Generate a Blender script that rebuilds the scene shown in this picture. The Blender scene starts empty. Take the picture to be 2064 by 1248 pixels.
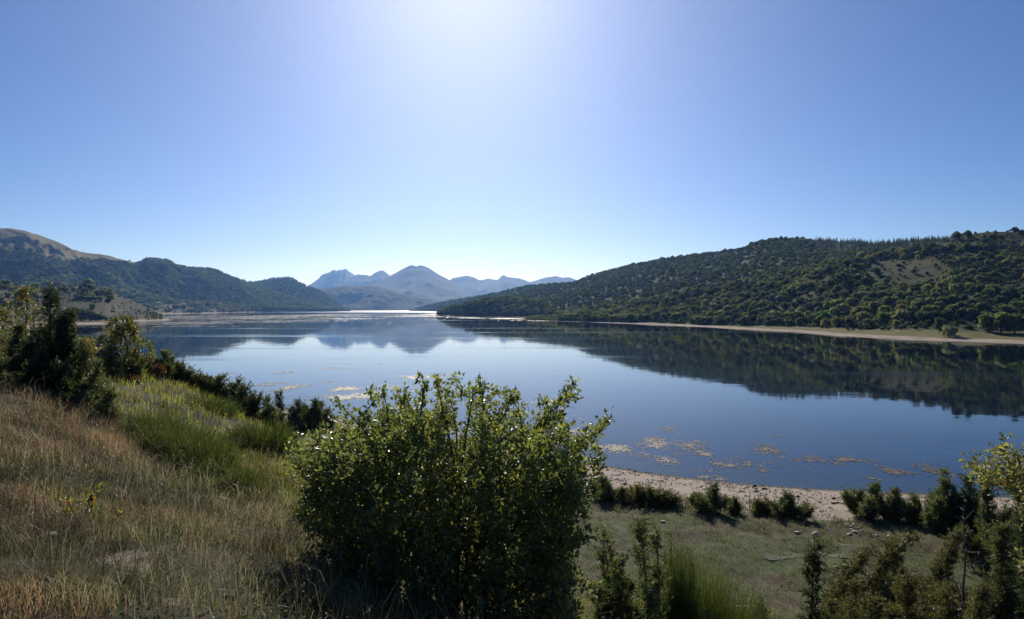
import bpy, math, random
import numpy as np
R = math.radians
sc = bpy.context.scene
col = sc.collection

# ------------------------------------------------------------------ camera, sky, sun, exposure
EYE, F, CX, CY = 14.0, 1350.0, 1032.0, 621.5
cam = bpy.data.objects.new('camera', bpy.data.cameras.new('camera'))
col.objects.link(cam); sc.camera = cam
cam.location = (0, 0, EYE); cam.rotation_euler = (R(90), 0, 0)
cam.data.sensor_width = 36.0; cam.data.lens = 36.0 * F / 2064.0
cam.data.shift_y = (624 - CY) / 2064.0 * -1.0
cam.data.clip_start = 0.1; cam.data.clip_end = 40000

SUN_EL, SUN_AZ = 30.5, -4.0          # ahead of the camera, a little to the left
w = bpy.data.worlds.new('World'); sc.world = w; w.use_nodes = True
sky = w.node_tree.nodes.new('ShaderNodeTexSky')
sky.sky_type = 'NISHITA'; sky.sun_disc = False
sky.sun_elevation = R(SUN_EL); sky.sun_rotation = R(SUN_AZ)
sky.altitude = 1300; sky.air_density = 0.7; sky.dust_density = 1.7; sky.ozone_density = 6.0
bg = w.node_tree.nodes['Background']; bg.inputs[1].default_value = 0.090
hsv = w.node_tree.nodes.new('ShaderNodeHueSaturation'); hsv.inputs['Saturation'].default_value = 1.15; hsv.inputs['Hue'].default_value = .506      # the camera's colour rendering of a clear sky
w.node_tree.links.new(sky.outputs[0], hsv.inputs['Color']); w.node_tree.links.new(hsv.outputs[0], bg.inputs[0])
sl = bpy.data.lights.new('sun', 'SUN'); sl.energy = 4.6; sl.angle = R(0.5); sl.color = (1.0, 0.94, 0.85)
sun = bpy.data.objects.new('sun', sl); col.objects.link(sun)
sun.rotation_euler = (R(90 - SUN_EL), 0, R(180 - SUN_AZ))
vs = sc.view_settings
vs.view_transform = 'Standard'; vs.look = 'None'; vs.exposure = 0.0; vs.gamma = 1.0; vs.use_curve_mapping = False
cy = sc.cycles
cy.use_denoising = True; cy.max_bounces = 6; cy.diffuse_bounces = 2; cy.glossy_bounces = 3
cy.transmission_bounces = 3; cy.transparent_max_bounces = 6; cy.volume_bounces = 0
cy.caustics_reflective = False; cy.caustics_refractive = False
cy.sample_clamp_indirect = 4.0

# ------------------------------------------------------------------ helpers
def at(px, py, Y):
    return np.array([(px - CX) / F * Y, Y, EYE - (py - CY) / F * Y])

def _hash(ix, iy, s):
    n = (ix.astype(np.int64) * 374761393 + iy.astype(np.int64) * 668265263 + s * 974634521) & 0x7fffffff
    n = ((n ^ (n >> 13)) * 1274126177) & 0x7fffffff
    n = n ^ (n >> 16)
    return (n & 0xffff) / 65535.0

def vnoise(x, y, s=0):
    x = np.asarray(x, float); y = np.asarray(y, float)
    ix = np.floor(x); iy = np.floor(y); fx = x - ix; fy = y - iy
    fx = fx * fx * fx * (fx * (fx * 6 - 15) + 10); fy = fy * fy * fy * (fy * (fy * 6 - 15) + 10)
    a = _hash(ix, iy, s); b = _hash(ix + 1, iy, s); c = _hash(ix, iy + 1, s); d = _hash(ix + 1, iy + 1, s)
    return (a * (1 - fx) + b * fx) * (1 - fy) + (c * (1 - fx) + d * fx) * fy

def fbm(x, y, s=0, o=5):
    t = 0; a = .5; k = 1.0; n = 0
    for i in range(o):
        t = t + a * vnoise(x * k + i * 17.3, y * k - i * 9.1, s + i); n += a; a *= .5; k *= 2.03
    return t / n

def ridged(x, y, s=0, o=5):
    t = 0; a = .5; k = 1.0; n = 0
    for i in range(o):
        t = t + a * (1 - np.abs(2 * vnoise(x * k + i * 7.7, y * k + i * 3.9, s + i) - 1)); n += a; a *= .5; k *= 2.1
    return t / n

def mesh_np(name, V, quads=None, tris=None, mats=(), tint=None, smooth=False, midx=None):
    """V (n,3); quads (m,4); tris (k,3); tint (n,3) stored as the point colour 'tint'."""
    me = bpy.data.meshes.new(name)
    V = np.asarray(V, np.float32)
    parts, tot = [], []
    if quads is not None and len(quads): q = np.asarray(quads, np.int32); parts.append(q.ravel()); tot.append(np.full(len(q), 4, np.int32))
    if tris is not None and len(tris): t = np.asarray(tris, np.int32); parts.append(t.ravel()); tot.append(np.full(len(t), 3, np.int32))
    L = np.concatenate(parts); T = np.concatenate(tot)
    S = np.concatenate([[0], np.cumsum(T)[:-1]]).astype(np.int32)
    me.vertices.add(len(V)); me.vertices.foreach_set('co', V.ravel())
    me.loops.add(len(L)); me.loops.foreach_set('vertex_index', L)
    me.polygons.add(len(T)); me.polygons.foreach_set('loop_start', S); me.polygons.foreach_set('loop_total', T)
    if midx is not None: me.polygons.foreach_set('material_index', np.asarray(midx, np.int32))
    me.polygons.foreach_set('use_smooth', np.full(len(T), bool(smooth)))
    for m in mats: me.materials.append(m)
    if tint is not None:
        at_ = me.attributes.new('tint', 'FLOAT_COLOR', 'POINT')
        c = np.ones((len(V), 4), np.float32); c[:, :3] = tint
        at_.data.foreach_set('color', c.ravel())
    me.update(calc_edges=True)
    return me

def obj(name, me, parent=None, label=None, cat=None, group=None, kind=None, loc=None):
    o = bpy.data.objects.new(name, me); col.objects.link(o)
    if parent: o.parent = parent
    if loc is not None: o.location = loc
    tag(o, label, cat, group, kind)
    return o

def tag(o, label=None, cat=None, group=None, kind=None):
    if label: o['label'] = label
    if cat: o['category'] = cat
    if group: o['group'] = group
    if kind: o['kind'] = kind
    return o

class Acc:
    """collects vertices and faces of ONE part"""
    def __init__(s): s.v = []; s.q = []; s.t = []; s.c = []; s.n = 0
    def add(s, V, q=None, t=None, c=None):
        V = np.asarray(V, float).reshape(-1, 3)
        if q is not None and len(q): s.q.append(np.asarray(q) + s.n)
        if t is not None and len(t): s.t.append(np.asarray(t) + s.n)
        if c is not None: s.c.append(np.broadcast_to(np.asarray(c, float), (len(V), 3)))
        s.v.append(V); s.n += len(V)
    def mesh(s, name, *mats, smooth=False):
        return mesh_np(name, np.concatenate(s.v), np.concatenate(s.q) if s.q else None, np.concatenate(s.t) if s.t else None,
                       mats, np.concatenate(s.c) if s.c else None, smooth)

def tube(acc, pts, rad, n=5, c=None):
    pts = np.asarray(pts, float); m = len(pts); rad = np.broadcast_to(rad, m)
    d = np.gradient(pts, axis=0); d /= np.linalg.norm(d, axis=1)[:, None] + 1e-9
    a = np.where(np.abs(d[:, 2:3]) > .9, np.array([[1., 0, 0]]), np.array([[0, 0, 1.]]))
    u = np.cross(d, a); u /= np.linalg.norm(u, axis=1)[:, None]; v = np.cross(d, u)
    th = np.arange(n) * 2 * math.pi / n
    V = pts[:, None] + rad[:, None, None] * (u[:, None] * np.cos(th)[None, :, None] + v[:, None] * np.sin(th)[None, :, None])
    i = np.arange(m - 1)[:, None] * n; j = np.arange(n)[None]; k = (j + 1) % n
    q = np.stack([i + j, i + k, i + n + k, i + n + j], -1).reshape(-1, 4)
    acc.add(V.reshape(-1, 3), q=q, c=c)

def unit(a): return a / (np.linalg.norm(a, axis=-1, keepdims=True) + 1e-9)

# ------------------------------------------------------------------ materials
def new_mat(name):
    m = bpy.data.materials.new(name); m.use_nodes = True
    nt = m.node_tree; p = nt.nodes['Principled BSDF']
    return m, nt, p
def N(nt, t, **kw):
    n = nt.nodes.new(t)
    for k, v in kw.items(): setattr(n, k, v)
    return n
def noise_node(nt, scale, detail=4, rough=.55, vec=None, dist=0.0):
    n = N(nt, 'ShaderNodeTexNoise'); n.inputs['Scale'].default_value = scale; n.inputs['Detail'].default_value = detail
    n.inputs['Roughness'].default_value = rough; n.inputs['Distortion'].default_value = dist
    if vec is not None: nt.links.new(vec, n.inputs['Vector'])
    return n.outputs['Fac']
def ramp(nt, fac, stops):
    r = N(nt, 'ShaderNodeValToRGB'); nt.links.new(fac, r.inputs[0]); e = r.color_ramp.elements
    while len(e) < len(stops): e.new(.5)
    for k, (p, c) in enumerate(stops):
        e[k].position = p; e[k].color = (*c, 1) if len(c) == 3 else c
    return r.outputs[0]
def mixc(nt, fac, a, b):
    m = N(nt, 'ShaderNodeMix', data_type='RGBA')
    for s, v in ((m.inputs[0], fac), (m.inputs[6], a), (m.inputs[7], b)):
        if hasattr(v, 'is_linked'): nt.links.new(v, s)
        elif isinstance(v, (int, float)): s.default_value = v
        else: s.default_value = (*v, 1)
    return m.outputs[2]
def math_(nt, op, a, b=0.0, c=0.0, clamp=False):
    m = N(nt, 'ShaderNodeMath', operation=op, use_clamp=clamp)
    for s, v in zip(m.inputs, (a, b, c)):
        if hasattr(v, 'is_linked'): nt.links.new(v, s)
        else: s.default_value = v
    return m.outputs[0]
def maprange(nt, v, a, b, c=0.0, d=1.0, smooth=True):
    m = N(nt, 'ShaderNodeMapRange', interpolation_type='SMOOTHSTEP' if smooth else 'LINEAR')
    nt.links.new(v, m.inputs[0])
    for k, x in enumerate((a, b, c, d)): m.inputs[k + 1].default_value = x
    return m.outputs[0]
def bump(nt, p, h, strength, dist):
    b = N(nt, 'ShaderNodeBump'); b.inputs['Strength'].default_value = strength; b.inputs['Distance'].default_value = dist
    nt.links.new(h, b.inputs['Height']); nt.links.new(b.outputs[0], p.inputs['Normal'])
def posxyz(nt):
    g = N(nt, 'ShaderNodeNewGeometry'); s = N(nt, 'ShaderNodeSeparateXYZ'); nt.links.new(g.outputs['Position'], s.inputs[0])
    return g.outputs['Position'], s.outputs[0], s.outputs[1], s.outputs[2]

def leaf_material(name, rough=.42, trans=.35, boost=1.5, spec=.4, vary=0.0, warm=.55):
    """leaf colour is the point colour 'tint'; thin leaves let some light through"""
    m, nt, p = new_mat(name)
    a = N(nt, 'ShaderNodeAttribute'); a.attribute_name = 'tint'
    c = a.outputs['Color']
    if vary:
        oi = N(nt, 'ShaderNodeObjectInfo'); hs = N(nt, 'ShaderNodeHueSaturation')
        nt.links.new(maprange(nt, oi.outputs['Random'], 0, 1, .5 - vary * .045, .5 + vary * .03, False), hs.inputs['Hue'])
        rr = math_(nt, 'FRACT', math_(nt, 'MULTIPLY', oi.outputs['Random'], 7.31))
        nt.links.new(maprange(nt, rr, 0, 1, 1 - vary * .5, 1 + vary * .5, False), hs.inputs['Value'])
        rs = math_(nt, 'FRACT', math_(nt, 'MULTIPLY', oi.outputs['Random'], 13.7))
        nt.links.new(maprange(nt, rs, 0, 1, 1 - vary * .4, 1.1, False), hs.inputs['Saturation'])
        nt.links.new(c, hs.inputs['Color']); c = hs.outputs[0]
    nt.links.new(c, p.inputs['Base Color'])
    p.inputs['Roughness'].default_value = rough; p.inputs['Specular IOR Level'].default_value = spec
    t = N(nt, 'ShaderNodeBsdfTranslucent')
    g = N(nt, 'ShaderNodeVectorMath', operation='MULTIPLY'); nt.links.new(c, g.inputs[0]); g.inputs[1].default_value = (boost, boost * 1.08, boost * warm)
    nt.links.new(g.outputs[0], t.inputs[0])
    mx = N(nt, 'ShaderNodeMixShader'); mx.inputs[0].default_value = trans
    nt.links.new(p.outputs[0], mx.inputs[1]); nt.links.new(t.outputs[0], mx.inputs[2])
    nt.links.new(mx.outputs[0], nt.nodes['Material Output'].inputs[0])
    return m
def plain(name, c1, c2, scale, rough=.85, bs=.3, bd=.02):
    m, nt, p = new_mat(name); P, *_ = posxyz(nt)
    n = noise_node(nt, scale, 6, .6, P)
    nt.links.new(ramp(nt, n, [(.3, c1), (.7, c2)]), p.inputs['Base Color']); p.inputs['Roughness'].default_value = rough
    bump(nt, p, n, bs, bd)
    return m

M_leaf = leaf_material('broad leaf', .38, .45, 2.2, .5)
M_needle = leaf_material('juniper needle', .5, .38, 1.5, .3)
M_grass = leaf_material('grass blade', .5, .35, 1.35, .3, warm=.95)
M_crown = leaf_material('hill tree foliage', .6, .45, 1.9, .2, vary=.7)
M_bark = plain('grey brown bark', (.045, .035, .027), (.11, .09, .07), 30)
M_deadwood = plain('bleached dead wood', (.16, .13, .10), (.34, .30, .25), 40)
M_stone = plain('pale limestone', (.40, .345, .28), (.62, .55, .46), 9, .8, .5, .03)
M_pebble = plain('warm beach pebble', (.22, .18, .14), (.5, .43, .35), 2.5, .8, .3, .02)
M_darkbit = plain('wet dark driftwood', (.02, .017, .014), (.06, .05, .04), 20)

# ------------------------------------------------------------------ near ground
_cp = []
for px, py, Y in [(-100,1240,3.3),(0,1240,3.6),(300,1240,4.0),(600,1246,4.6),(0,1100,5.0),(300,1100,5.6),(560,1100,6.6),(0,1000,6.3),(250,1000,7.2),
                  (520,1020,8.4),(0,880,8.9),(200,910,9.8),(400,970,10),(600,1000,10),(0,800,11.3),(100,812,12),(205,858,12),(0,768,14.5),(230,842,13.2),(330,800,17),(420,870,14),
                  (540,930,13.4),(620,950,13.4),(230,755,21),(400,812,20),(500,862,18),(330,765,25),(450,818,24),(560,876,22)]:
    _cp.append(at(px, py, Y))
_cp += [np.array(p, float) for p in [
    (0,0,12.35),(4,0,11.6),(9,0,10.5),(-5,0,13.2),(-12,0,14.3),(-20,5,14.2),(-14,10,13.5),(-30,15,13.6),(-0.6,5.8,11.15),(1.2,6.2,10.6),(4,6,9.3),(9,6,7.9),(15,6,7.4),
    (25,5,7.5),(40,5,7.5),(4,12,7.1),(9,13,5.6),(15,13,5.2),(22,13,5.0),(0,12,8.8),(-1.8,14,9.1),(0,20,5.4),(8,20,3.9),(15,20,3.3),(22,20,3.0),(35,20,3.0),
    (0,28,2.6),(8,28,1.9),(15,28,1.6),(22,28,1.6),(40,28,1.6),(-6,28,5.6),(-8,36,4.0),(-14,34,7.6),(-20,30,10.4),(-27,36,9.4),(-20,46,4.6),(-12,48,2.6),
    (-30,60,2.4),(-38,50,5.2),(-48,40,9.0),(-48,70,2.4),(-20,62,1.9),(-5,55,1.4),(-5,42,1.9),(4,38,1.5),(12,38,1.35),(20,36,1.3),(28,36,1.3),(38,36,1.3),(50,34,1.4),
    (8,46,1.0),(20,42.5,.95),(30,41.5,.95),(40,40,.95),(60,38,1.0),(-60,20,13),(-60,90,.4),(-50,84,.7),(65,15,4),
    (-30,92.9,0),(-21.6,85.3,0),(-4.3,70,0),(7.5,60.3,0),(18.5,53.5,0),(30.7,50.6,0),(37.8,49.5,0),(60,46.5,0),(-60,100,-.1),
    (-27,104,-1.2),(-12,98,-1.6),(4,82,-1.6),(14,72,-1.5),(24,66,-1.5),(36,62,-1.5),(62,58,-1.5),(70,80,-3),(20,100,-4),(50,105,-4),(0,-10,12.8),(20,-10,10),(-25,-10,15),(45,-10,9)]]
_cp = np.array(_cp)
def _tps(r2): return .5 * r2 * np.log(r2 + 1e-9)
_A = _tps(((_cp[:, None, :2] - _cp[None, :, :2]) ** 2).sum(-1)) + np.eye(len(_cp)) * .6
_B = np.c_[np.ones(len(_cp)), _cp[:, :2]]
_S = np.linalg.solve(np.block([[_A, _B], [_B.T, np.zeros((3, 3))]]), np.r_[_cp[:, 2], 0, 0, 0])
def gz(x, y):
    x = np.asarray(x, float); y = np.asarray(y, float); sh = np.broadcast(x, y).shape
    xf = np.broadcast_to(x, sh).ravel(); yf = np.broadcast_to(y, sh).ravel(); out = np.empty(len(xf))
    for i in range(0, len(xf), 20000):
        a, b = xf[i:i+20000], yf[i:i+20000]
        k = _tps((a[:, None] - _cp[None, :, 0]) ** 2 + (b[:, None] - _cp[None, :, 1]) ** 2)
        out[i:i+20000] = k @ _S[:-3] + _S[-3] + _S[-2] * a + _S[-1] * b
    dist = np.hypot(xf, yf); amp = np.clip(out, 0, 1.2) / 1.2
    out += amp * ((fbm(xf * .55, yf * .55, 5, 4) - .5) * .34 + (fbm(xf * 2.2, yf * 2.2, 9, 3) - .5) * .12)
    return out.reshape(sh)

def grid_mesh(name, xs, ys, zf, mats, smooth=True):
    X, Y = np.meshgrid(xs, ys); Z = zf(X, Y); n = len(xs)
    i = (np.arange(len(ys) - 1)[:, None] * n + np.arange(n - 1)[None]).ravel()
    return mesh_np(name, np.stack([X, Y, Z], -1).reshape(-1, 3), np.stack([i, i + 1, i + n + 1, i + n], 1), None, mats, None, smooth)

m, nt, p = new_mat('lakeside ground'); P, PX, PY, PZ = posxyz(nt)
big = noise_node(nt, .35, 4, .6, P); mid = noise_node(nt, 2.2, 6, .65, P); fine = noise_node(nt, 14, 6, .7, P)
turf = ramp(nt, mid, [(.25, (.040, .062, .020)), (.5, (.078, .098, .034)), (.75, (.135, .135, .06))])
dry = ramp(nt, mid, [(.25, (.045, .035, .022)), (.5, (.095, .073, .046)), (.8, (.17, .135, .09))])
slope_c = mixc(nt, maprange(nt, big, .4, .6), dry, ramp(nt, mid, [(.25, (.028, .032, .014)), (.55, (.055, .055, .026)), (.8, (.10, .085, .05))]))
c = mixc(nt, maprange(nt, PZ, 2.2, 4.0), mixc(nt, maprange(nt, big, .42, .68), turf, dry), slope_c)
# one bare stony scrape on the near slope
def spot(x0, y0, r):
    dx = math_(nt, 'SUBTRACT', PX, x0); dy = math_(nt, 'SUBTRACT', PY, y0)
    d = math_(nt, 'SQRT', math_(nt, 'ADD', math_(nt, 'MULTIPLY', dx, dx), math_(nt, 'MULTIPLY', dy, dy)))
    return maprange(nt, math_(nt, 'ADD', d, math_(nt, 'MULTIPLY', math_(nt, 'SUBTRACT', fine, .5), r * 1.6)), r * .5, r, 1, 0)
bare = ramp(nt, fine, [(.3, (.10, .08, .055)), (.5, (.24, .19, .145)), (.7, (.42, .35, .28))])
s1 = math_(nt, 'MAXIMUM', spot(-2.98, 5.15, .22), math_(nt, 'MAXIMUM', spot(-2.74, 4.9, .16), spot(-2.2, 4.3, .10)))
c = mixc(nt, s1, c, bare)
grav = ramp(nt, fine, [(.2, (.15, .12, .095)), (.45, (.36, .295, .235)), (.6, (.48, .41, .335)), (.8, (.62, .55, .46))])
gm = mixc(nt, maprange(nt, mid, .42, .66), grav, (.36, .265, .195))
zb = math_(nt, 'ADD', PZ, math_(nt, 'MULTIPLY', math_(nt, 'SUBTRACT', mid, .5), .5))
c = mixc(nt, maprange(nt, zb, .92, 1.12), gm, c)
wet = maprange(nt, PZ, .02, .16); c = mixc(nt, wet, (.09, .075, .045), c)
nt.links.new(c, p.inputs['Base Color']); p.inputs['Roughness'].default_value = .9; p.inputs['Specular IOR Level'].default_value = .2
bump(nt, p, fine, .8, .06)
M_ground = m
xs = np.r_[np.arange(-62, -14, 1.0), np.arange(-14, 12, .2), np.arange(12, 42, .4), np.arange(42, 72, 1.0)]
ys = np.r_[np.arange(-10, 2, 1.0), np.arange(2, 16, .2), np.arange(16, 60, .35), np.arange(60, 106, .8)]
tag(obj('ground', grid_mesh('ground', xs, ys, gz, [M_ground])), kind='structure')

# ------------------------------------------------------------------ water
m, nt, p = new_mat('lake water'); P, PX, PY, PZ = posxyz(nt)
mp = N(nt, 'ShaderNodeMapping'); mp.inputs['Scale'].default_value = (.0035, .02, 1); nt.links.new(P, mp.inputs[0])
streak = noise_node(nt, 1.0, 4, .55, mp.outputs[0])
mp2 = N(nt, 'ShaderNodeMapping'); mp2.inputs['Scale'].default_value = (.05, .09, 1); nt.links.new(P, mp2.inputs[0])
rip = noise_node(nt, 1.0, 3, .6, mp2.outputs[0])
rb = maprange(nt, streak, .52, .7, .03, .13)
far = maprange(nt, PY, 1900, 2500, 0, .34)
ry = math_(nt, 'MAXIMUM', rb, far)
nt.links.new(ry, p.inputs['Roughness'])
att = N(nt, 'ShaderNodeAttribute'); att.attribute_name = 'tint'
shal = N(nt, 'ShaderNodeSeparateColor'); nt.links.new(att.outputs['Color'], shal.inputs[0])
bedn = noise_node(nt, .8, 5, .6, P)
bed = ramp(nt, bedn, [(.35, (.008, .017, .022)), (.6, (.035, .036, .022))])
nt.links.new(mixc(nt, shal.outputs[0], (.002, .007, .016), bed), p.inputs['Base Color'])
p.inputs['IOR'].default_value = 1.333; p.inputs['Specular IOR Level'].default_value = .38
wv = noise_node(nt, 1.6, 3, .5, P)
bump(nt, p, math_(nt, 'ADD', math_(nt, 'MULTIPLY', rip, 2.0), math_(nt, 'MULTIPLY', wv, .06)), .035, .25)
M_water = m
xs = np.r_[np.linspace(-9000, -300, 30), np.linspace(-280, -64, 12), np.arange(-60, 72, 1.5), np.linspace(80, 300, 12), np.linspace(330, 9000, 30)]
ys = np.r_[np.arange(30, 110, 1.5), np.linspace(112, 400, 30), np.linspace(430, 6000, 40)]
me = grid_mesh('lake_water', xs, ys, lambda x, y: x * 0, [M_water], False)
V = np.empty(len(me.vertices) * 3, np.float32); me.vertices.foreach_get('co', V); V = V.reshape(-1, 3)
near = (np.abs(V[:, 0]) < 75) & (V[:, 1] < 108); dep = np.full(len(V), -9.0); dep[near] = gz(V[near, 0], V[near, 1])
sh = np.clip(1 + dep / .9, 0, 1); a_ = me.attributes.new('tint', 'FLOAT_COLOR', 'POINT'); cc = np.ones((len(V), 4), np.float32); cc[:, :3] = sh[:, None]
a_.data.foreach_set('color', cc.ravel())
tag(obj('lake_water', me), kind='structure')

# ------------------------------------------------------------------ hills and mountains (sheets from the shore over the crest and down the back)
class Hill:
    def __init__(s, name, ridge, base, nu, nv, mat, prof=((0, 0), (1, 1)), amp=0.1, wav=300., kindn='ridged', seed=1, crest_j=0.0, jw=60., sub=0.0, back=.9, z0=0.0, skew=0.0):
        r = np.array(ridge, float); b = np.array(base, float)
        px = np.linspace(r[0, 0], r[-1, 0], nu)
        def smooth(a):
            k = np.array([1, 4, 6, 4, 1.]) / 16; return np.convolve(np.pad(a, 2, mode='edge'), k, 'valid')
        py = smooth(np.interp(px, r[:, 0], r[:, 1])); Yc = smooth(np.interp(px, r[:, 0], r[:, 2])); Yb = smooth(np.interp(px, b[:, 0], b[:, 1]))
        zb = np.interp(px, b[:, 0], b[:, 2]) if b.shape[1] > 2 else np.full(nu, z0)
        zc = EYE - (py - CY) / F * Yc - sub
        zc = zc + (fbm(px / jw, px * 0 + seed, seed, 5) - .5) * crest_j
        vf = np.linspace(0, 1, nv); vb = np.linspace(1, 1.7, max(6, nv // 4))[1:]
        vv = np.r_[vf, vb]
        g = np.interp(vf, [q[0] for q in prof], [q[1] for q in prof])
        gb = 1 - (vb - 1) / .7 * back
        Yg = Yb[None] + (Yc - Yb)[None] * vv[:, None]
        Xg = (px[None] - CX) / F * Yg
        Z = np.r_[zb[None] + (zc - zb)[None] * g[:, None], zc[None] * gb[:, None]]
        env = np.where(vv < 1, np.clip(np.sin(np.clip(vv, 0, 1) * math.pi), 0, 1) ** .8, np.clip((vv - 1) * 4, 0, 1))[:, None]
        nf = ridged if kindn == 'ridged' else fbm
        nn = nf((Xg + skew * Yg) / wav, Yg / wav * .8, seed, 5) - (.62 if kindn == 'ridged' else .5)
        Z = Z + env * nn * amp * np.maximum(zc - zb, 0)[None] * 2
        Z = np.where(vv[:, None] < .97, np.maximum(Z, zb[None] - .6), Z)
        s.G = np.stack([Xg, Yg, Z], -1); s.nv = nv; s.nu = nu; s.rows = len(vv); s.px = px
        i = (np.arange(s.rows - 1)[:, None] * nu + np.arange(nu - 1)[None]).ravel()
        me = mesh_np(name, s.G.reshape(-1, 3), np.stack([i, i + 1, i + nu + 1, i + nu], 1), None, [mat], None, True)
        s.o = obj(name, me, kind='structure')
    def pos(s, u, v):
        """u 0..1 along, v 0..1 shore to crest"""
        a = np.clip(np.asarray(u) * (s.nu - 1), 0, s.nu - 1.001); b = np.clip(np.asarray(v) * (s.nv - 1), 0, s.nv - 1.001)
        i = a.astype(int); j = b.astype(int); fa = (a - i)[..., None]; fb = (b - j)[..., None]
        G = s.G
        return (G[j, i] * (1 - fa) + G[j, i + 1] * fa) * (1 - fb) + (G[j + 1, i] * (1 - fa) + G[j + 1, i + 1] * fa) * fb

def hill_mat(name, low, high, scl, zt=None, zw=30., tan=None, tilt=None, bs=.6, bd=3., shore=None):
    """vegetation colours in patches; above height zt bare tan grass; below 'shore' heights mud, then turf"""
    m, nt, p = new_mat(name); P, PX, PY, PZ = posxyz(nt)
    n1 = noise_node(nt, scl, 6, .62, P, .3); n2 = noise_node(nt, scl * 7, 5, .65, P)
    f = math_(nt, 'ADD', math_(nt, 'MULTIPLY', n1, .6), math_(nt, 'MULTIPLY', n2, .4))
    c = ramp(nt, f, [(.36, low), (.62, high)])
    if tan:
        mpt = N(nt, 'ShaderNodeMapping'); mpt.inputs['Scale'].default_value = (.012, .003, .003); nt.links.new(P, mpt.inputs[0])
        n3 = noise_node(nt, 1.0, 4, .6, mpt.outputs[0])
        zz = math_(nt, 'ADD', PZ, math_(nt, 'MULTIPLY', math_(nt, 'SUBTRACT', n1, .5), zw * 3))
        if tilt:
            zz = math_(nt, 'ADD', zz, math_(nt, 'MULTIPLY', math_(nt, 'SUBTRACT', PX, tilt[0]), tilt[1])); zz = math_(nt, 'SUBTRACT', zz, maprange(nt, PX, tilt[2], tilt[2] + 60, 0, 400))
        tc = ramp(nt, n3, [(.35, tuple(x * .6 for x in tan)), (.6, tan)])
        c = mixc(nt, maprange(nt, zz, zt - zw * .4, zt + zw * .4), c, tc)
    if shore:
        z1, z2, mud, turfc = shore
        zn = math_(nt, 'ADD', PZ, math_(nt, 'MULTIPLY', math_(nt, 'SUBTRACT', n2, .5), z1 * .9))
        tv = mixc(nt, maprange(nt, n2, .4, .62), turfc, tuple(x * y for x, y in zip(turfc, (1.5, 1.15, 1.1))))
        mv = mixc(nt, maprange(nt, n2, .45, .6), mud, tuple(x * .65 for x in mud))
        c = mixc(nt, maprange(nt, zn, z2 * .8, z2 * 1.25), tv, c)
        c = mixc(nt, maprange(nt, zn, z1 * .75, z1 * 1.3), mv, c)
    nt.links.new(c, p.inputs['Base Color']); p.inputs['Roughness'].default_value = .95; p.inputs['Specular IOR Level'].default_value = .1
    bump(nt, p, f, bs, bd)
    return m

FOR_L, FOR_H = (.018, .030, .014), (.055, .075, .030)
MUD, TURF = (.40, .33, .26), (.12, .13, .05)
M_far = hill_mat('far rocky mountain', (.010, .013, .016), (.11, .10, .088), .0022, bs=.8, bd=30)
M_dome = hill_mat('far grass mountain', (.020, .024, .022), (.085, .070, .052), .0025, bs=.8, bd=20)
M_mid = hill_mat('wooded middle hills', (.010, .017, .010), (.034, .040, .020), .006, bs=.8, bd=10)
M_left = hill_mat('wooded left mountain', FOR_L, (.07, .085, .036), .009, 240, 20, (.19, .158, .075), (-1760, .25, -1420), .9, 5)
M_plain = hill_mat('lakeside plain', (.045, .048, .024), (.125, .105, .06), .02, bs=.3, bd=1, shore=(1.3, 2.6, (.33, .26, .19), (.20, .17, .09)))
M_knoll = hill_mat('grassy knoll', (.035, .040, .02), (.095, .085, .048), .03, bs=.4, bd=1, shore=(1.0, 2.2, (.42, .35, .27), (.17, .15, .08)))
M_right = hill_mat('right hillside scrub', (.038, .046, .018), (.078, .077, .031), .02, bs=.7, bd=1.5, shore=(.75, 3.1, MUD, TURF))
M_rback = hill_mat('right wooded ridge', (.022, .032, .013), (.055, .062, .026), .02, bs=.8, bd=2, shore=(1.0, 4.0, MUD, TURF))

far_l = Hill('mountain_jagged', [(560,606,9800),(610,582,9800),(625,574,9800),(640,562,9700),(648,556,9700),(655,553,9700),(664,549,9600),(671,545,9600),(674,544,9600),(678,547,9600),(684,545,9600),(692,546,9600),(697,543,9600),(703,547,9600),(715,556,9600),(735,566,9600),(760,580,9700),(800,606,9700)],
             [(560,8200),(800,8200)], 260, 60, M_far, amp=.22, wav=900, seed=3, crest_j=40, jw=9, z0=20)
far_m = Hill('mountain_saddle', [(660,596,9000),(690,574,9000),(712,557,9000),(723,553,9000),(745,556,9000),(757,549,9000),(765,546.5,9000),(772,545.5,9000),(779,551,9000),(787,558,9000),(810,566,9000),(850,600,9000)],
             [(660,7800),(850,7800)], 180, 50, M_far, amp=.2, wav=700, seed=13, crest_j=24, jw=9, z0=20)
far_r = Hill('mountain_right_range', [(860,590,9600),(895,573,9600),(912,561,9500),(925,558,9500),(943,556,9500),(955,559,9500),(966,565,9500),(974,564,9500),(984,561,9500),(995,563,9500),(1004,564,9400),(1011,557,9400),(1016,554,9400),(1024,559,9400),(1048,561,9400),(1068,568,9400),(1085,564,9400),(1105,558,9400),(1120,556,9400),(1134,560,9400),(1146,559,9400),(1165,566,9400),(1230,586,9400),(1300,606,9400)],
             [(860,7600),(1300,7600)], 360, 60, M_far, amp=.2, wav=800, seed=23, crest_j=16, jw=12, z0=20)
dome = Hill('mountain_dome', [(690,612,7000),(720,590,7200),(750,574,7300),(775,562,7400),(800,549,7500),(815,541,7500),(826,535,7500),(831,534,7500),(838,537,7500),(846,534.5,7500),(856,537,7500),(866,542,7500),(880,551,7500),(905,564,7500),(925,576,7400),(945,592,7200),(965,604,7000),(1010,616,6800),(1060,621,6600)],
            [(690,5600),(1060,5600)], 300, 70, M_dome, prof=((0, 0), (.35, .22), (1, 1)), amp=.17, wav=900, seed=33, crest_j=10, jw=14, z0=10)
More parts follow.
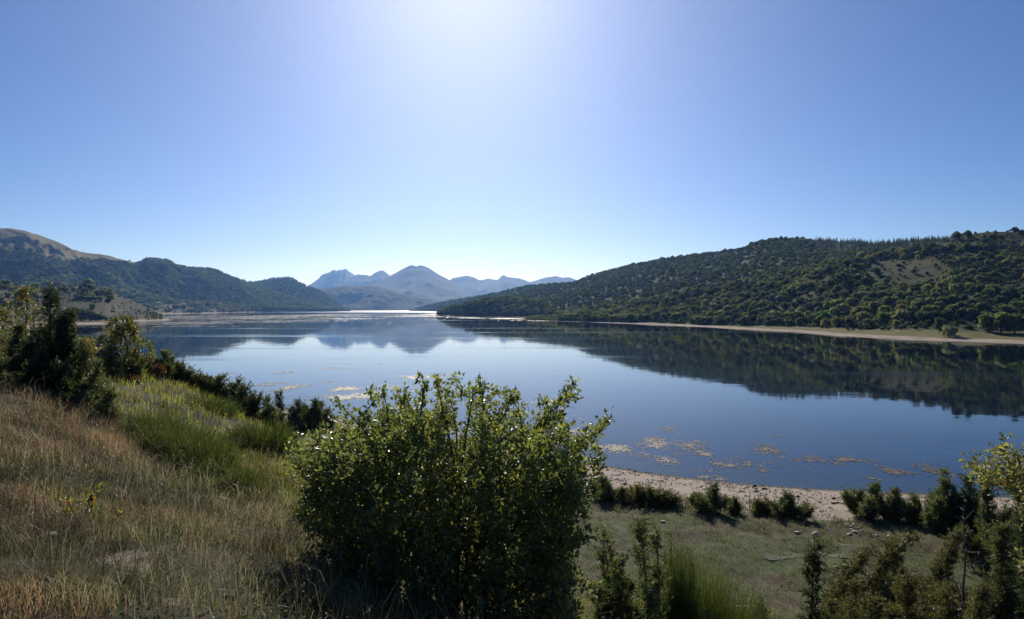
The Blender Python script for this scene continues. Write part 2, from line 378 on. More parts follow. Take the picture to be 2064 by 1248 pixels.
midh = Hill('hills_across_lake_end', [(560,618,5000),(600,600,5000),(630,585,5000),(660,580,5000),(690,576.5,5000),(720,577,5000),(760,576.5,5000),(790,584,5000),(820,594,5000),(850,600,5000),(880,606,4950),(910,608,4950),(940,613,4900),(1000,619,4900),(1100,621,4900)],
            [(560,4300),(1100,4300)], 320, 70, M_mid, amp=.42, wav=300, seed=43, crest_j=8, jw=20)
hump = Hill('hill_with_masts', [(440,585,3700),(500,570,3600),(530,566,3600),(560,562,3600),(575,560.5,3600),(590,562,3600),(600,570,3600),(620,579,3600),(640,585,3600),(660,597,3600),(680,609,3600),(690,619,3600),(705,627,3600)],
            [(440,3150),(705,3300)], 220, 60, M_mid, amp=.18, wav=260, seed=53, crest_j=4, jw=20)
leftm = Hill('mountain_left', [(-420,470,2600),(-260,440,2500),(-120,452,2400),(-40,455,2400),(5,458,2400),(15,456.5,2400),(40,461,2400),(62,466,2400),(90,476,2450),(120,487,2450),(145,500,2450),(165,506,2450),(205,510,2500),(235,518,2550),(270,526.5,2600),(285,523,2600),(305,522.5,2600),(335,525,2600),(355,532,2650),(370,538,2700),(400,541,2700),(425,542,2700),(445,550,2750),(470,560,2800),(500,571,2850),(540,584,2900),(580,596,2900),(620,606,2900),(650,616,2900),(680,622,2900)],
             [(-420,1500),(0,1600),(300,1900),(450,2250),(680,2800)], 420, 110, M_left, prof=((0, .10), (.25, .22), (.6, .6), (1, 1)), amp=.34, wav=260, seed=63, crest_j=5, jw=16, sub=4, z0=0, skew=.4)
plainh = Hill('lakeside_plain', [(-250,588,1900),(0,592,1900),(120,594,1900),(220,597,2000),(300,601,2100),(380,606,2200),(450,610,2400),(560,615,2700),(640,620,3000),(700,627,3300)],
              [(-250,1300),(150,1400),(230,1560),(300,1560),(400,1800),(480,2150),(600,2850),(700,3290)], 320, 40, M_plain, prof=((0, 0), (.2, .07), (1, 1)), amp=.1, wav=160, kindn='fbm', seed=73, back=.2)
knoll = Hill('knoll_left', [(-260,555,800),(-120,562,820),(0,572,850),(60,577,880),(110,580,900),(150,575,900),(175,577,900),(205,584,900),(230,592,900),(255,601,900),(280,613,880),(305,624,860),(325,636,840),(345,646,820)],
             [(-260,420),(0,470),(120,560),(160,585),(215,600),(240,680),(345,790)], 220, 60, M_knoll, prof=((0, 0), (.12, .05), (.3, .16), (1, 1)), amp=.12, wav=90, kindn='fbm', seed=83)
rback = Hill('ridge_right_wooded', [(826,626,3600),(845,621,3400),(860,616.5,3200),(900,607,2900),(930,602,2700),(960,598,2500),(1000,590,2200),(1030,583,2000),(1060,577,1850),(1090,574,1750),(1120,572,1650),(1160,570,1500),(1185,559,1450),(1200,553,1420),(1240,542,1350),(1290,531,1280),(1340,522,1220),(1400,515,1160),(1450,508,1120),(1500,500,1080),(1516,491,1070),(1530,487,1050),(1560,482,1040),(1620,483,1020),(1700,486,1000),(1745,488,990),(1762,492,980),(1780,490,970),(1830,485,950),(1900,481,930),(1960,480,900),(2100,484,860),(2300,480,800)],
             [(826,3550),(870,2900),(920,1900),(1000,1430),(1060,1150),(1100,820),(1200,700),(1300,590),(1500,452),(1700,372),(2300,300)], 460, 90, M_rback, prof=((0, 0), (.06, .015), (1, 1)), amp=.10, wav=170, kindn='fbm', seed=93, sub=1.0)
rspur = Hill('wooded_spur', [(885,636,1280),(910,624,1200),(940,617,1130),(970,611,1100),(1000,607,1080),(1040,604,1060),(1070,606,1040),(1095,614,1000),(1115,626,960),(1130,640,930)],
             [(885,1240),(930,1110),(1000,980),(1060,900),(1130,850)], 120, 30, M_rback, prof=((0, 0), (.25, .1), (.6, .75), (1, 1)), amp=.06, wav=60, kindn='fbm', seed=103, z0=.9)
rfront = Hill('hillside_right', [(1060,640,830),(1120,636,800),(1200,625,760),(1300,606,720),(1400,587,680),(1480,573,650),(1560,557,620),(1640,541,605),(1700,524,600),(1780,509,600),(1850,499,600),(1900,486,600),(1940,476,600),(1970,470,605),(1990,468,610),(2040,467,620),(2100,469,630),(2200,480,640),(2320,500,640)],
              [(1060,800),(1100,740),(1200,655),(1300,585),(1400,510),(1500,446),(1600,397),(1700,330),(1800,298),(1900,274),(2000,262),(2100,252),(2320,240)], 420, 110, M_right, prof=((0, 0), (.03, .006), (.13, .030), (.2, .06), (1, 1)), amp=.085, wav=85, kindn='fbm', seed=113)

# ------------------------------------------------------------------ hill trees: prototypes
def blob_leaves(rng, lobes, n, size, tints):
    """leaf clumps on the skins of several lobes: (cx,cy,cz,rx,rz)"""
    L = np.array(lobes); wts = L[:, 3] ** 2; k = rng.choice(len(L), n, p=wts / wts.sum())
    d = unit(rng.normal(size=(n, 3))); d[:, 2] = np.where(d[:, 2] < -.35, -d[:, 2], d[:, 2])
    rr = rng.uniform(.72, 1.06, n)[:, None]
    rx = L[k, 3:4]; rz = L[k, 4:5]
    c = L[k, :3] + d * np.concatenate([rx, rx, rz], 1) * rr
    nrm = unit(d + rng.normal(size=(n, 3)) * .55)
    a = unit(np.cross(nrm, rng.normal(size=(n, 3)))); b = np.cross(nrm, a)
    s = size * rng.uniform(.6, 1.35, n)[:, None]
    V = np.stack([c - a * s, c - b * s * .6 + nrm * s * .15, c + a * s, c + b * s * .6 - nrm * s * .15], 1).reshape(-1, 3)
    q = np.arange(n * 4).reshape(-1, 4)
    t = np.array(tints); ci = rng.integers(0, len(t), n); cc = t[ci] * rng.uniform(.75, 1.25, (n, 1))
    return V, q, np.repeat(cc, 4, 0)

GRN = [(.110, .145, .046), (.135, .162, .050), (.085, .120, .040)]
OLV = [(.170, .172, .058), (.195, .186, .062), (.135, .145, .052)]
BRT = [(.10, .15, .042), (.12, .16, .046), (.085, .125, .038)]
DRK = [(.055, .080, .034), (.070, .094, .037), (.046, .068, .030)]
SLV = [(.13, .15, .085), (.10, .12, .065), (.16, .17, .10)]

def round_tree_meshes(seed, tints, n=520, size=.105, wide=1.0):
    rng = np.random.default_rng(seed)
    lobes = [(0, 0, .48, .34 * wide, .42)]
    for i in range(8):
        a = rng.uniform(0, 6.28); r = rng.uniform(.15, .34) * wide
        lobes.append((math.cos(a) * r, math.sin(a) * r, rng.uniform(.14, .74), rng.uniform(.16, .26) * wide, rng.uniform(.15, .24)))
    V, q, c = blob_leaves(rng, lobes, n, size, tints)
    crown = mesh_np('crown', V, q, None, [M_crown], c)
    acc = Acc(); tube(acc, [(0, 0, -.06), (.01, .01, .2), (.0, .02, .45)], [.035, .028, .014], 5)
    for i in range(3):
        a = rng.uniform(0, 6.28); tube(acc, [(0, .01, .22), (math.cos(a) * .12, math.sin(a) * .12, .38), (math.cos(a) * .2, math.sin(a) * .2, .56)], [.018, .012, .006], 4)
    return crown, acc.mesh('trunk', M_bark)

def conifer_meshes(seed):
    rng = np.random.default_rng(seed); n = 420
    t = rng.uniform(.06, 1, n) ** 1.0; ang = rng.uniform(0, 6.28, n)
    r = .19 * (1 - t) ** .85 * rng.uniform(.55, 1.1, n) + .012
    c = np.stack([np.cos(ang) * r, np.sin(ang) * r, t + .02 - r * .25], 1)
    out = np.stack([np.cos(ang), np.sin(ang), -.35 + 0 * ang], 1); side = np.stack([-np.sin(ang), np.cos(ang), 0 * ang], 1)
    s = (.075 * (1 - t * .6))[:, None]
    V = np.stack([c - out * s, c + side * s * .5, c + out * s, c - side * s * .5], 1).reshape(-1, 3)
    cc = np.array(DRK)[rng.integers(0, 3, n)] * rng.uniform(.8, 1.3, (n, 1))
    crown = mesh_np('crown', V, np.arange(n * 4).reshape(-1, 4), None, [M_crown], np.repeat(cc, 4, 0))
    acc = Acc(); tube(acc, [(0, 0, -.05), (0, 0, .5), (0, 0, .98)], [.022, .014, .003], 5)
    return crown, acc.mesh('trunk', M_bark)

PROTO = {}
for k, tints in enumerate((GRN, OLV, GRN, OLV, DRK, GRN)):
    PROTO['r%d' % k] = round_tree_meshes(200 + k, tints, wide=(1.0, 1.15, .9, 1.25, 1.05, .8)[k])
PROTO['bright'] = round_tree_meshes(220, BRT); PROTO['silver'] = round_tree_meshes(221, SLV, wide=1.25); PROTO['dark'] = round_tree_meshes(222, DRK, wide=1.1)
PROTO['conifer'] = conifer_meshes(230); PROTO['low'] = round_tree_meshes(231, OLV, n=160, size=.19, wide=1.2); PROTO['lowd'] = round_tree_meshes(232, [(.066, .090, .038), (.080, .102, .042), (.056, .078, .034)], n=160, size=.19, wide=1.1)

def hill_tree(name, key, loc, h, wscale, rz, label, group, cat='tree'):
    e = obj(name, None, loc=loc, label=label, cat=cat, group=group)
    e.rotation_euler[2] = rz; e.scale = (h * wscale, h * wscale, h); e.empty_display_size = .3
    cr, tr = PROTO[key]
    obj('trunk', tr, e); c = obj('crown', cr, e, kind=None)
    return e, c

def forest(name, label, cat, pts, scl, keys, seed):
    """far woodland: one object, instances of the tree crowns on its points"""
    rng = np.random.default_rng(seed); n = len(pts)
    me = bpy.data.meshes.new(name); me.vertices.add(n); me.vertices.foreach_set('co', np.asarray(pts, np.float32).ravel())
    for nm, ty, vals in (('rot', 'FLOAT', rng.uniform(0, 6.28, n)), ('scl', 'FLOAT', scl), ('idx', 'INT', rng.integers(0, len(keys), n))):
        a = me.attributes.new(nm, ty, 'POINT'); a.data.foreach_set('value', np.asarray(vals, np.float32 if ty == 'FLOAT' else np.int32))
    o = obj(name, me, label=label, cat=cat, kind='stuff')
    ng = bpy.data.node_groups.new(name, 'GeometryNodeTree')
    ng.interface.new_socket('Geometry', in_out='INPUT', socket_type='NodeSocketGeometry')
    ng.interface.new_socket('Geometry', in_out='OUTPUT', socket_type='NodeSocketGeometry')
    gi = ng.nodes.new('NodeGroupInput'); go = ng.nodes.new('NodeGroupOutput')
    iop = ng.nodes.new('GeometryNodeInstanceOnPoints'); g2i = ng.nodes.new('GeometryNodeGeometryToInstance')
    for k in keys:
        oi = ng.nodes.new('GeometryNodeObjectInfo'); oi.transform_space = 'ORIGINAL'; oi.inputs[0].default_value = CROWN[k]
        ng.links.new(oi.outputs['Geometry'], g2i.inputs[0])
    def named(nm, ty):
        a = ng.nodes.new('GeometryNodeInputNamedAttribute'); a.data_type = ty; a.inputs[0].default_value = nm
        return a.outputs[0]
    cx = ng.nodes.new('ShaderNodeCombineXYZ'); ng.links.new(named('rot', 'FLOAT'), cx.inputs[2])
    ng.links.new(gi.outputs[0], iop.inputs['Points']); ng.links.new(g2i.outputs[0], iop.inputs['Instance'])
    iop.inputs['Pick Instance'].default_value = True
    ng.links.new(named('idx', 'INT'), iop.inputs['Instance Index']); ng.links.new(cx.outputs[0], iop.inputs['Rotation'])
    ng.links.new(named('scl', 'FLOAT'), iop.inputs['Scale']); ng.links.new(iop.outputs[0], go.inputs[0])
    md = o.modifiers.new('scatter', 'NODES'); md.node_group = ng
    return o

CROWN = {}
rngT = np.random.default_rng(5)
def add_tree(key, px, hill, v, h, ws, label, group=None, name='hillside_tree', cat='tree'):
    u = (px - hill.px[0]) / (hill.px[-1] - hill.px[0]); P = hill.pos(np.array(u), np.array(v))
    e, c = hill_tree(name, key, P - np.array([0, 0, .25]), h, ws, rngT.uniform(0, 6.28), label, group, cat)
    CROWN.setdefault(key, c)
    return P

# trees the photograph sets apart
add_tree('silver', 1915, rfront, .085, 6.2, 1.15, 'pale silvery round bush standing alone low on the grassy right bank', name='bank_bush', cat='bush')
add_tree('bright', 1893, rfront, .12, 8.5, .55, 'narrow light green tree just behind the pale silvery bush', name='poplar_tree')
for i, (px, v, h, ws, lab) in enumerate([(1990, .13, 9.5, 1.0, 'left tree of the big dark green clump at the far right bank'),
        (2018, .125, 10.5, 1.1, 'second tree from the left in the dark clump at the right bank'),
        (2045, .125, 10.5, 1.1, 'third tree from the left in the dark clump at the right bank'),
        (2075, .12, 10.0, 1.1, 'dark tree of the bank clump cut by the right picture edge')]):
    add_tree(('r0', 'r2', 'r4', 'r5')[i], px, rfront, v, h, ws, lab, 'dark tree clump on the right bank', 'clump_tree')
add_tree('bright', 1660, rfront, .24, 9, 1.2, 'large fresh green tree low in the middle of the right hillside', name='green_tree')
add_tree('dark', 1700, rfront, .62, 9, 1.15, 'dark round tree standing alone beside the tan clearing on the hillside', name='lone_tree')
add_tree('conifer', 1790, rback, .93, 9, 1.0, 'dark pointed conifer near the crest of the right ridge', name='conifer_tree')
add_tree('low', 1500, rfront, .30, 4.5, 1.3, 'low olive bush on the lower slope left of the fresh green tree', name='hillside_bush', cat='bush')
add_tree('lowd', 1545, rfront, .16, 3.8, 1.3, 'low dark bush at the foot of the hillside above the bank', name='hillside_bush', cat='bush')

# 290 trees of the right hillside that show largest, one by one; the rest of that wood as one object
def scatter(hill, n, v0, v1, u0=0., u1=1., seed=0, dens=None):
    rng = np.random.default_rng(seed); out = []
    G = hill.G; tot = 0
    # area weight along u (distance) so far columns are not crowded
    u = rng.uniform(u0, u1, n * 4); v = rng.uniform(v0, v1, n * 4)
    P = hill.pos(u, v)
    wgt = P[:, 1] ** 1.0; wgt /= wgt.max(); keep = rng.uniform(0, 1, n * 4) < wgt
    if dens is not None: keep &= rng.uniform(0, 1, n * 4) < dens(P, u, v)
    idx = np.flatnonzero(keep)[:n]
    return P[idx], u[idx], v[idx]
def clear_front(P, u, v):
    px = P[:, 0] / P[:, 1] * F + CX; py = CY - (P[:, 2] - EYE) / P[:, 1] * F
    d = np.where(fbm(P[:, 0] / 38, P[:, 1] / 38, 71, 4) > .49, 1.0, .13)
    clearing = ((px - 1830) / 90) ** 2 + ((py - 548) / 28) ** 2 < 1
    d = np.where(clearing, .04, d)
    d = np.where((px > 1900) & (py < 520), d * .9, d)
    d = np.where(px < 1560, np.maximum(d, .45), d)
    d = np.where((px > 1880) & (v > .93), .12, d)
    return d
P, u, v = scatter(rfront, 1900, .16, .99, .05, 1, 11, clear_front)
h = np.random.default_rng(12).uniform(2.6, 6.8, len(P)) * np.where(v < .4, 1.15, .95)
px_ = P[:, 0] / P[:, 1] * F + CX
show = h / P[:, 1] * (px_ < 2080) * (px_ > 1080)
order = np.argsort(-show)
keys = ['r0', 'r1', 'r2', 'r3', 'r1', 'r5']
rk = np.random.default_rng(13)
for i in order[:290]:
    k = keys[rk.integers(0, 6)] if fbm(P[i, 0] / 55, P[i, 1] / 55, 141, 3) < .53 else ('r4', 'r4', 'r0')[rk.integers(0, 3)]
    tone = {'r0': 'green', 'r1': 'olive', 'r2': 'narrow green', 'r3': 'wide olive', 'r4': 'dark green', 'r5': 'slim green'}[k]
    row = 'at the foot of' if v[i] < .26 else 'low on' if v[i] < .45 else 'halfway up' if v[i] < .7 else 'near the top of'
    sect = 'far left' if px_[i] < 1400 else 'left' if px_[i] < 1620 else 'middle' if px_[i] < 1800 else 'right' if px_[i] < 1940 else 'far right'
    size = 'large' if h[i] > 6.2 else 'mid-sized' if h[i] > 4.6 else 'small'
    e, c = hill_tree('hillside_tree', k, P[i] - np.array([0, 0, .3]), h[i], rk.uniform(.85, 1.3), rk.uniform(0, 6.28),
                     '%s %s tree %s the hillside, %s of it' % (size, tone, row.replace('at the foot of', 'along the foot of'), sect), 'scattered trees on the right hillside')
    CROWN.setdefault(k, c)
rest = order[290:]
P2, u2, v2 = scatter(rfront, 12000, .15, 1, 0, 1, 15, lambda P, u, v: np.where(clear_front(P, u, v) < .05, .07, np.clip(clear_front(P, u, v) * 1.2, 0.25, 1)))
h2 = np.random.default_rng(16).uniform(.8, 2.6, len(P2))
PP = np.r_[P[rest], P2] - np.array([0, 0, .15]); HH = np.r_[h[rest] * 1.1, h2]; dk = fbm(PP[:, 0] / 55, PP[:, 1] / 55, 141, 3) > .52
forest('hillside_scrub', 'olive scrub and small trees between the larger trees of the right hillside', 'scrub', PP[~dk], HH[~dk], ['r0', 'r1', 'r3', 'low', 'lowd'], 17)
forest('dark_thickets', 'darker thickets between the larger trees of the right hillside', 'scrub', PP[dk], HH[dk] * 1.25, ['r4', 'dark', 'lowd'], 18)
P, u, v = scatter(rback, 10500, .10, 1.0, 0, 1, 21)
h = np.random.default_rng(22).uniform(3.5, 7.6, len(P)); cz = P[:, 0] / P[:, 1] * F + CX
con = (cz > 1640) & (v > .75)
forest('ridge_woodland', 'dense dark green woodland covering the long ridge right of the lake', 'woodland', P[~con] - np.array([0, 0, .6]), h[~con], ['r4', 'dark', 'r0', 'r4', 'dark'], 23)
forest('ridge_conifers', 'dark band of conifers along the crest of the right ridge', 'woodland', P[con] - np.array([0, 0, .5]), h[con] * 1.25, ['conifer'], 24)
P, u, v = scatter(rback, 1500, .97, 1.0, .2, 1, 25)
cz = P[:, 0] / P[:, 1] * F + CX; h = np.random.default_rng(26).uniform(2.5, 5.0, len(P))
forest('skyline_trees', 'small trees fringing the skyline of the right ridge', 'woodland', P[cz < 1640] - np.array([0, 0, .6]), h[cz < 1640], ['r0', 'r2', 'r4'], 27)
forest('skyline_conifers', 'close row of small conifers fringing the crest of the right ridge', 'woodland', P[cz >= 1640] - np.array([0, 0, .5]), h[cz >= 1640] * 1.1, ['conifer'], 28)
P, u, v = scatter(rspur, 650, .2, 1.0, 0, 1, 31)
forest('spur_woodland', 'dark wood covering the small spur where the right shore narrows', 'woodland', P - np.array([0, 0, .6]), np.random.default_rng(32).uniform(6, 11, len(P)), ['r4', 'r0', 'dark'], 33)
def leftd(P, u, v):
    zt = 240 - (P[:, 0] + 1760) * .25 + np.clip((P[:, 0] + 1420) / 60, 0, 1) * 400
    return np.where(P[:, 2] + (fbm(P[:, 0] / 110, P[:, 1] / 110, 81, 4) - .5) * 60 < zt, 1, .004) * np.where(fbm(P[:, 0] / 60, P[:, 1] / 60, 85, 3) > .4, 1, .3)
P, u, v = scatter(leftm, 13000, .02, 1.0, .28, 1, 41, leftd)
forest('mountain_woodland', 'broadleaf woodland covering the lower slopes of the left mountain', 'woodland', P - np.array([0, 0, 1]), np.random.default_rng(42).uniform(7, 15, len(P)), ['lowd'], 43)
P, u, v = scatter(hump, 2600, .0, 1.0, 0, 1, 51)
forest('mast_hill_woodland', 'woodland covering the small hill with two masts', 'woodland', P - np.array([0, 0, 1]), np.random.default_rng(52).uniform(8, 15, len(P)), ['lowd'], 53)

# left lakeside: trees one by one
LL = 'scattered trees on the left lakeside plain'
P, u, v = scatter(plainh, 200, .12, 1.0, .42, .98, 61, lambda P, u, v: np.where(fbm(P[:, 0] / 90, P[:, 1] / 120, 91, 3) > .5, 1, .1))
hh = np.random.default_rng(62).uniform(7, 16, len(P))
for i in range(len(P)):
    k = ['r1', 'r3', 'r4', 'dark', 'r2'][rk.integers(0, 5)]
    e, c = hill_tree('plain_tree', k, P[i] - np.array([0, 0, .5]), hh[i], rk.uniform(1.1, 1.9), rk.uniform(0, 6.28), '%s %s tree on the plain below the left mountain, %s part, %s' % ('large' if hh[i] > 12.5 else 'mid-sized' if hh[i] > 9.5 else 'small', {'r1': 'olive', 'r3': 'wide olive', 'r4': 'dark green', 'dark': 'very dark', 'r2': 'narrow green'}[k], 'left' if u[i] < .58 else 'middle' if u[i] < .75 else 'right', 'low' if v[i] < .45 else 'high'), LL)
    CROWN.setdefault(k, c)
for i, (px, v) in enumerate([(385, .03), (398, .03), (452, .03), (468, .03), (478, .035), (500, .03), (520, .03), (545, .03), (560, .03)]):
    add_tree('silver' if i % 3 == 0 else 'r1', px, plainh, v + .05, 15, 1.3, 'pale green willow standing in the row at the far left waterline', 'willows along the far left waterline', 'willow_tree')
P, u, v = scatter(knoll, 90, .42, 1.0, .30, .8, 63, lambda P, u, v: np.where(fbm(P[:, 0] / 50, P[:, 1] / 50, 95, 3) > .5, 1, .12))
hh = np.random.default_rng(64).uniform(3.5, 9, len(P))
for i in range(len(P)):
    kk = ['r0', 'r4', 'dark', 'r1'][rk.integers(0, 4)]
    e, c = hill_tree('knoll_tree', kk, P[i] - np.array([0, 0, .3]), hh[i], rk.uniform(1, 1.5), rk.uniform(0, 6.28),
                     '%s %s tree on the %s of the left knoll, %s' % ('large' if hh[i] > 7 else 'small', {'r0': 'green', 'r4': 'dark green', 'dark': 'very dark', 'r1': 'olive'}[kk], 'top' if v[i] > .8 else 'slope', 'at the left edge' if u[i] < .48 else 'left of the bright tree' if u[i] < .7 else 'right of the bright tree'), 'trees on the left knoll')
add_tree('bright', 178, knoll, .93, 15, 1.15, 'bright green rounded tree on top of the left knoll', name='green_tree')
for i, (px, v, h) in enumerate([(128, .16, 11), (142, .15, 12), (155, .15, 13), (168, .15, 13), (181, .14, 11), (193, .13, 9), (204, .12, 7), (150, .24, 11), (165, .25, 11), (215, .11, 5)]):
    add_tree('r4' if i % 2 else 'dark', px, knoll, v, h, 1.3, 'dark tree of the thicket at the foot of the left knoll', 'thicket at the foot of the left knoll', 'thicket_tree')

P, u, v = scatter(knoll, 900, .12, 1.0, .25, .97, 65, lambda P, u, v: np.where(fbm(P[:, 0] / 40, P[:, 1] / 40, 97, 3) > .46, 1, .25))
forest('knoll_scrub', 'low scrub dotted over the grassy knoll on the left', 'scrub', P - np.array([0, 0, .1]), np.random.default_rng(66).uniform(.7, 2.6, len(P)), ['low', 'lowd', 'r4'], 67)
P, u, v = scatter(plainh, 1800, .1, 1.0, .4, 1, 68, lambda P, u, v: np.where(fbm(P[:, 0] / 120, P[:, 1] / 160, 98, 3) > .45, 1, .2))
forest('plain_scrub', 'scrub and hedges over the plain below the left mountain', 'scrub', P - np.array([0, 0, .2]), np.random.default_rng(69).uniform(2, 6.5, len(P)), ['low', 'lowd', 'r4', 'dark'], 70)

# ------------------------------------------------------------------ village houses, masts
M_wall = plain('pale plaster', (.5, .45, .38), (.66, .6, .52), 2, .85, .1, .01)
M_roof = plain('red roof tile', (.20, .075, .045), (.32, .13, .08), 3, .8, .3, .03)
M_window = plain('dark window', (.015, .017, .02), (.03, .035, .04), 3, .2, 0, 0)
M_metal = plain('grey mast metal', (.25, .25, .26), (.4, .4, .4), 3, .5, 0, 0)
def box(acc, c, s):
    c = np.array(c); s = np.array(s) / 2
    V = [c + s * np.array(k) for k in [(-1,-1,-1),(1,-1,-1),(1,1,-1),(-1,1,-1),(-1,-1,1),(1,-1,1),(1,1,1),(-1,1,1)]]
    acc.add(V, q=[(0,3,2,1),(4,5,6,7),(0,1,5,4),(1,2,6,5),(2,3,7,6),(3,0,4,7)])
def house(hill, px, v, L, W, Hh, rz, label):
    u = (px - hill.px[0]) / (hill.px[-1] - hill.px[0]); P = hill.pos(np.array(u), np.array(v))
    e = obj('house', None, loc=P, label=label, cat='house', group='village houses on the left shore'); e.rotation_euler[2] = rz
    a = Acc(); box(a, (0, 0, Hh / 2 - 1), (L, W, Hh + 2))
    g = Hh; a.add([(-L/2,-W/2,g),(-L/2,W/2,g),(-L/2,0,g+W*.28),(L/2,-W/2,g),(L/2,W/2,g),(L/2,0,g+W*.28)], t=[(0,2,1),(3,4,5)])
    obj('wall', a.mesh('wall', M_wall), e)
    a = Acc(); o = .5; z = g - .12
    for sgn in (-1, 1):
        a.add([(-L/2-o, sgn*(W/2+o), z-.1), (L/2+o, sgn*(W/2+o), z-.1), (L/2+o, 0, g+W*.28+.12), (-L/2-o, 0, g+W*.28+.12),
               (-L/2-o, sgn*(W/2+o), z+.15), (L/2+o, sgn*(W/2+o), z+.15), (L/2+o, 0, g+W*.28+.4), (-L/2-o, 0, g+W*.28+.4)],
              q=[(0,1,2,3),(4,7,6,5),(0,4,5,1),(1,5,6,2),(3,7,4,0)])
    r = obj('roof', a.mesh('roof', M_roof), e)
    a = Acc(); box(a, (L*.25, W*.1, g+W*.28+.6), (.8, .8, 1.6)); obj('chimney', a.mesh('chimney', M_wall), r)
    a = Acc(); box(a, (0, 0, 0), (1.1, .12, 1.4)); wm = a.mesh('window', M_window)
    for x in (-.3, 0, .3): obj('window', wm, e, loc=(L*x, -W/2-.03, Hh*.55))
house(knoll, 112, .95, 14, 9, 5, .15, 'long low house with a red roof on the left knoll')
house(knoll, 95, .98, 9, 8, 6, -.3, 'pale house partly hidden by trees above the tall juniper')
house(plainh, 212, .9, 13, 10, 7, .2, 'pale house with red roof right of the bright green tree')
house(plainh, 222, .86, 11, 9, 6, -.2, 'small pale house beside the field right of the bright green tree')
house(plainh, 236, .95, 12, 10, 7, .5, 'pale house at the right end of the village')
def mast(px, hgt, label):
    u = (px - hump.px[0]) / (hump.px[-1] - hump.px[0]); P = hump.pos(np.array(u), np.array(.995))
    e = obj('radio_mast', None, loc=P, label=label, cat='mast', group='masts on the hill')
    a = Acc()
    for k in range(3):
        t = k * 2.094; tube(a, [(math.cos(t)*1.2, math.sin(t)*1.2, -1), (math.cos(t)*.4, math.sin(t)*.4, hgt)], [.3, .2], 4)
    obj('lattice', a.mesh('lattice', M_metal), e)
    a = Acc()
    for z in (.4, .7, .95): tube(a, [(-2.2, 0, hgt*z), (2.2, 0, hgt*z)], [.25, .25], 4)
    obj('crossbar', a.mesh('crossbar', M_metal), e)
mast(577, 15, 'left of the two thin masts on the small hill'); mast(583, 19, 'right and taller of the two thin masts on the small hill')

# ------------------------------------------------------------------ foreground plants
def bez(a, b, c, n):
    t = np.linspace(0, 1, n)[:, None]; return (1 - t) ** 2 * a + 2 * t * (1 - t) * b + t * t * c

def leaves_on(acc, rng, pos, dirs, size, tints, spread=1.0, aspect=.58, up=.25):
    n = len(pos)
    d = unit(dirs * .5 + rng.normal(size=(n, 3)) * .7 * spread + np.array([0, 0, up]))
    nrm = unit(np.cross(d, rng.normal(size=(n, 3)))); nrm = unit(nrm + np.array([0, 0, .5]) * np.sign(nrm[:, 2:3] + 1e-6))
    s = np.cross(nrm, d); s = unit(s); nrm = np.cross(d, s)
    L = size * rng.uniform(.6, 1.3, n)[:, None]; w = L * aspect * .5
    stem = L * .18
    b = pos + d * stem; tip = b + d * L - nrm * L * .12; mid = b + d * L * .48
    l = mid + s * w + nrm * w * .4; r = mid - s * w + nrm * w * .4
    V = np.stack([b, l, tip, r, mid], 1).reshape(-1, 3)
    o = np.arange(n)[:, None] * 5
    T = np.concatenate([o + np.array([[0, 4, 1]]), o + np.array([[4, 2, 1]]), o + np.array([[0, 3, 4]]), o + np.array([[4, 3, 2]])])
    t = np.array(tints)[rng.integers(0, len(tints), n)] * rng.uniform(.75, 1.25, (n, 1))
    acc.add(V, t=T, c=np.repeat(t, 5, 0))

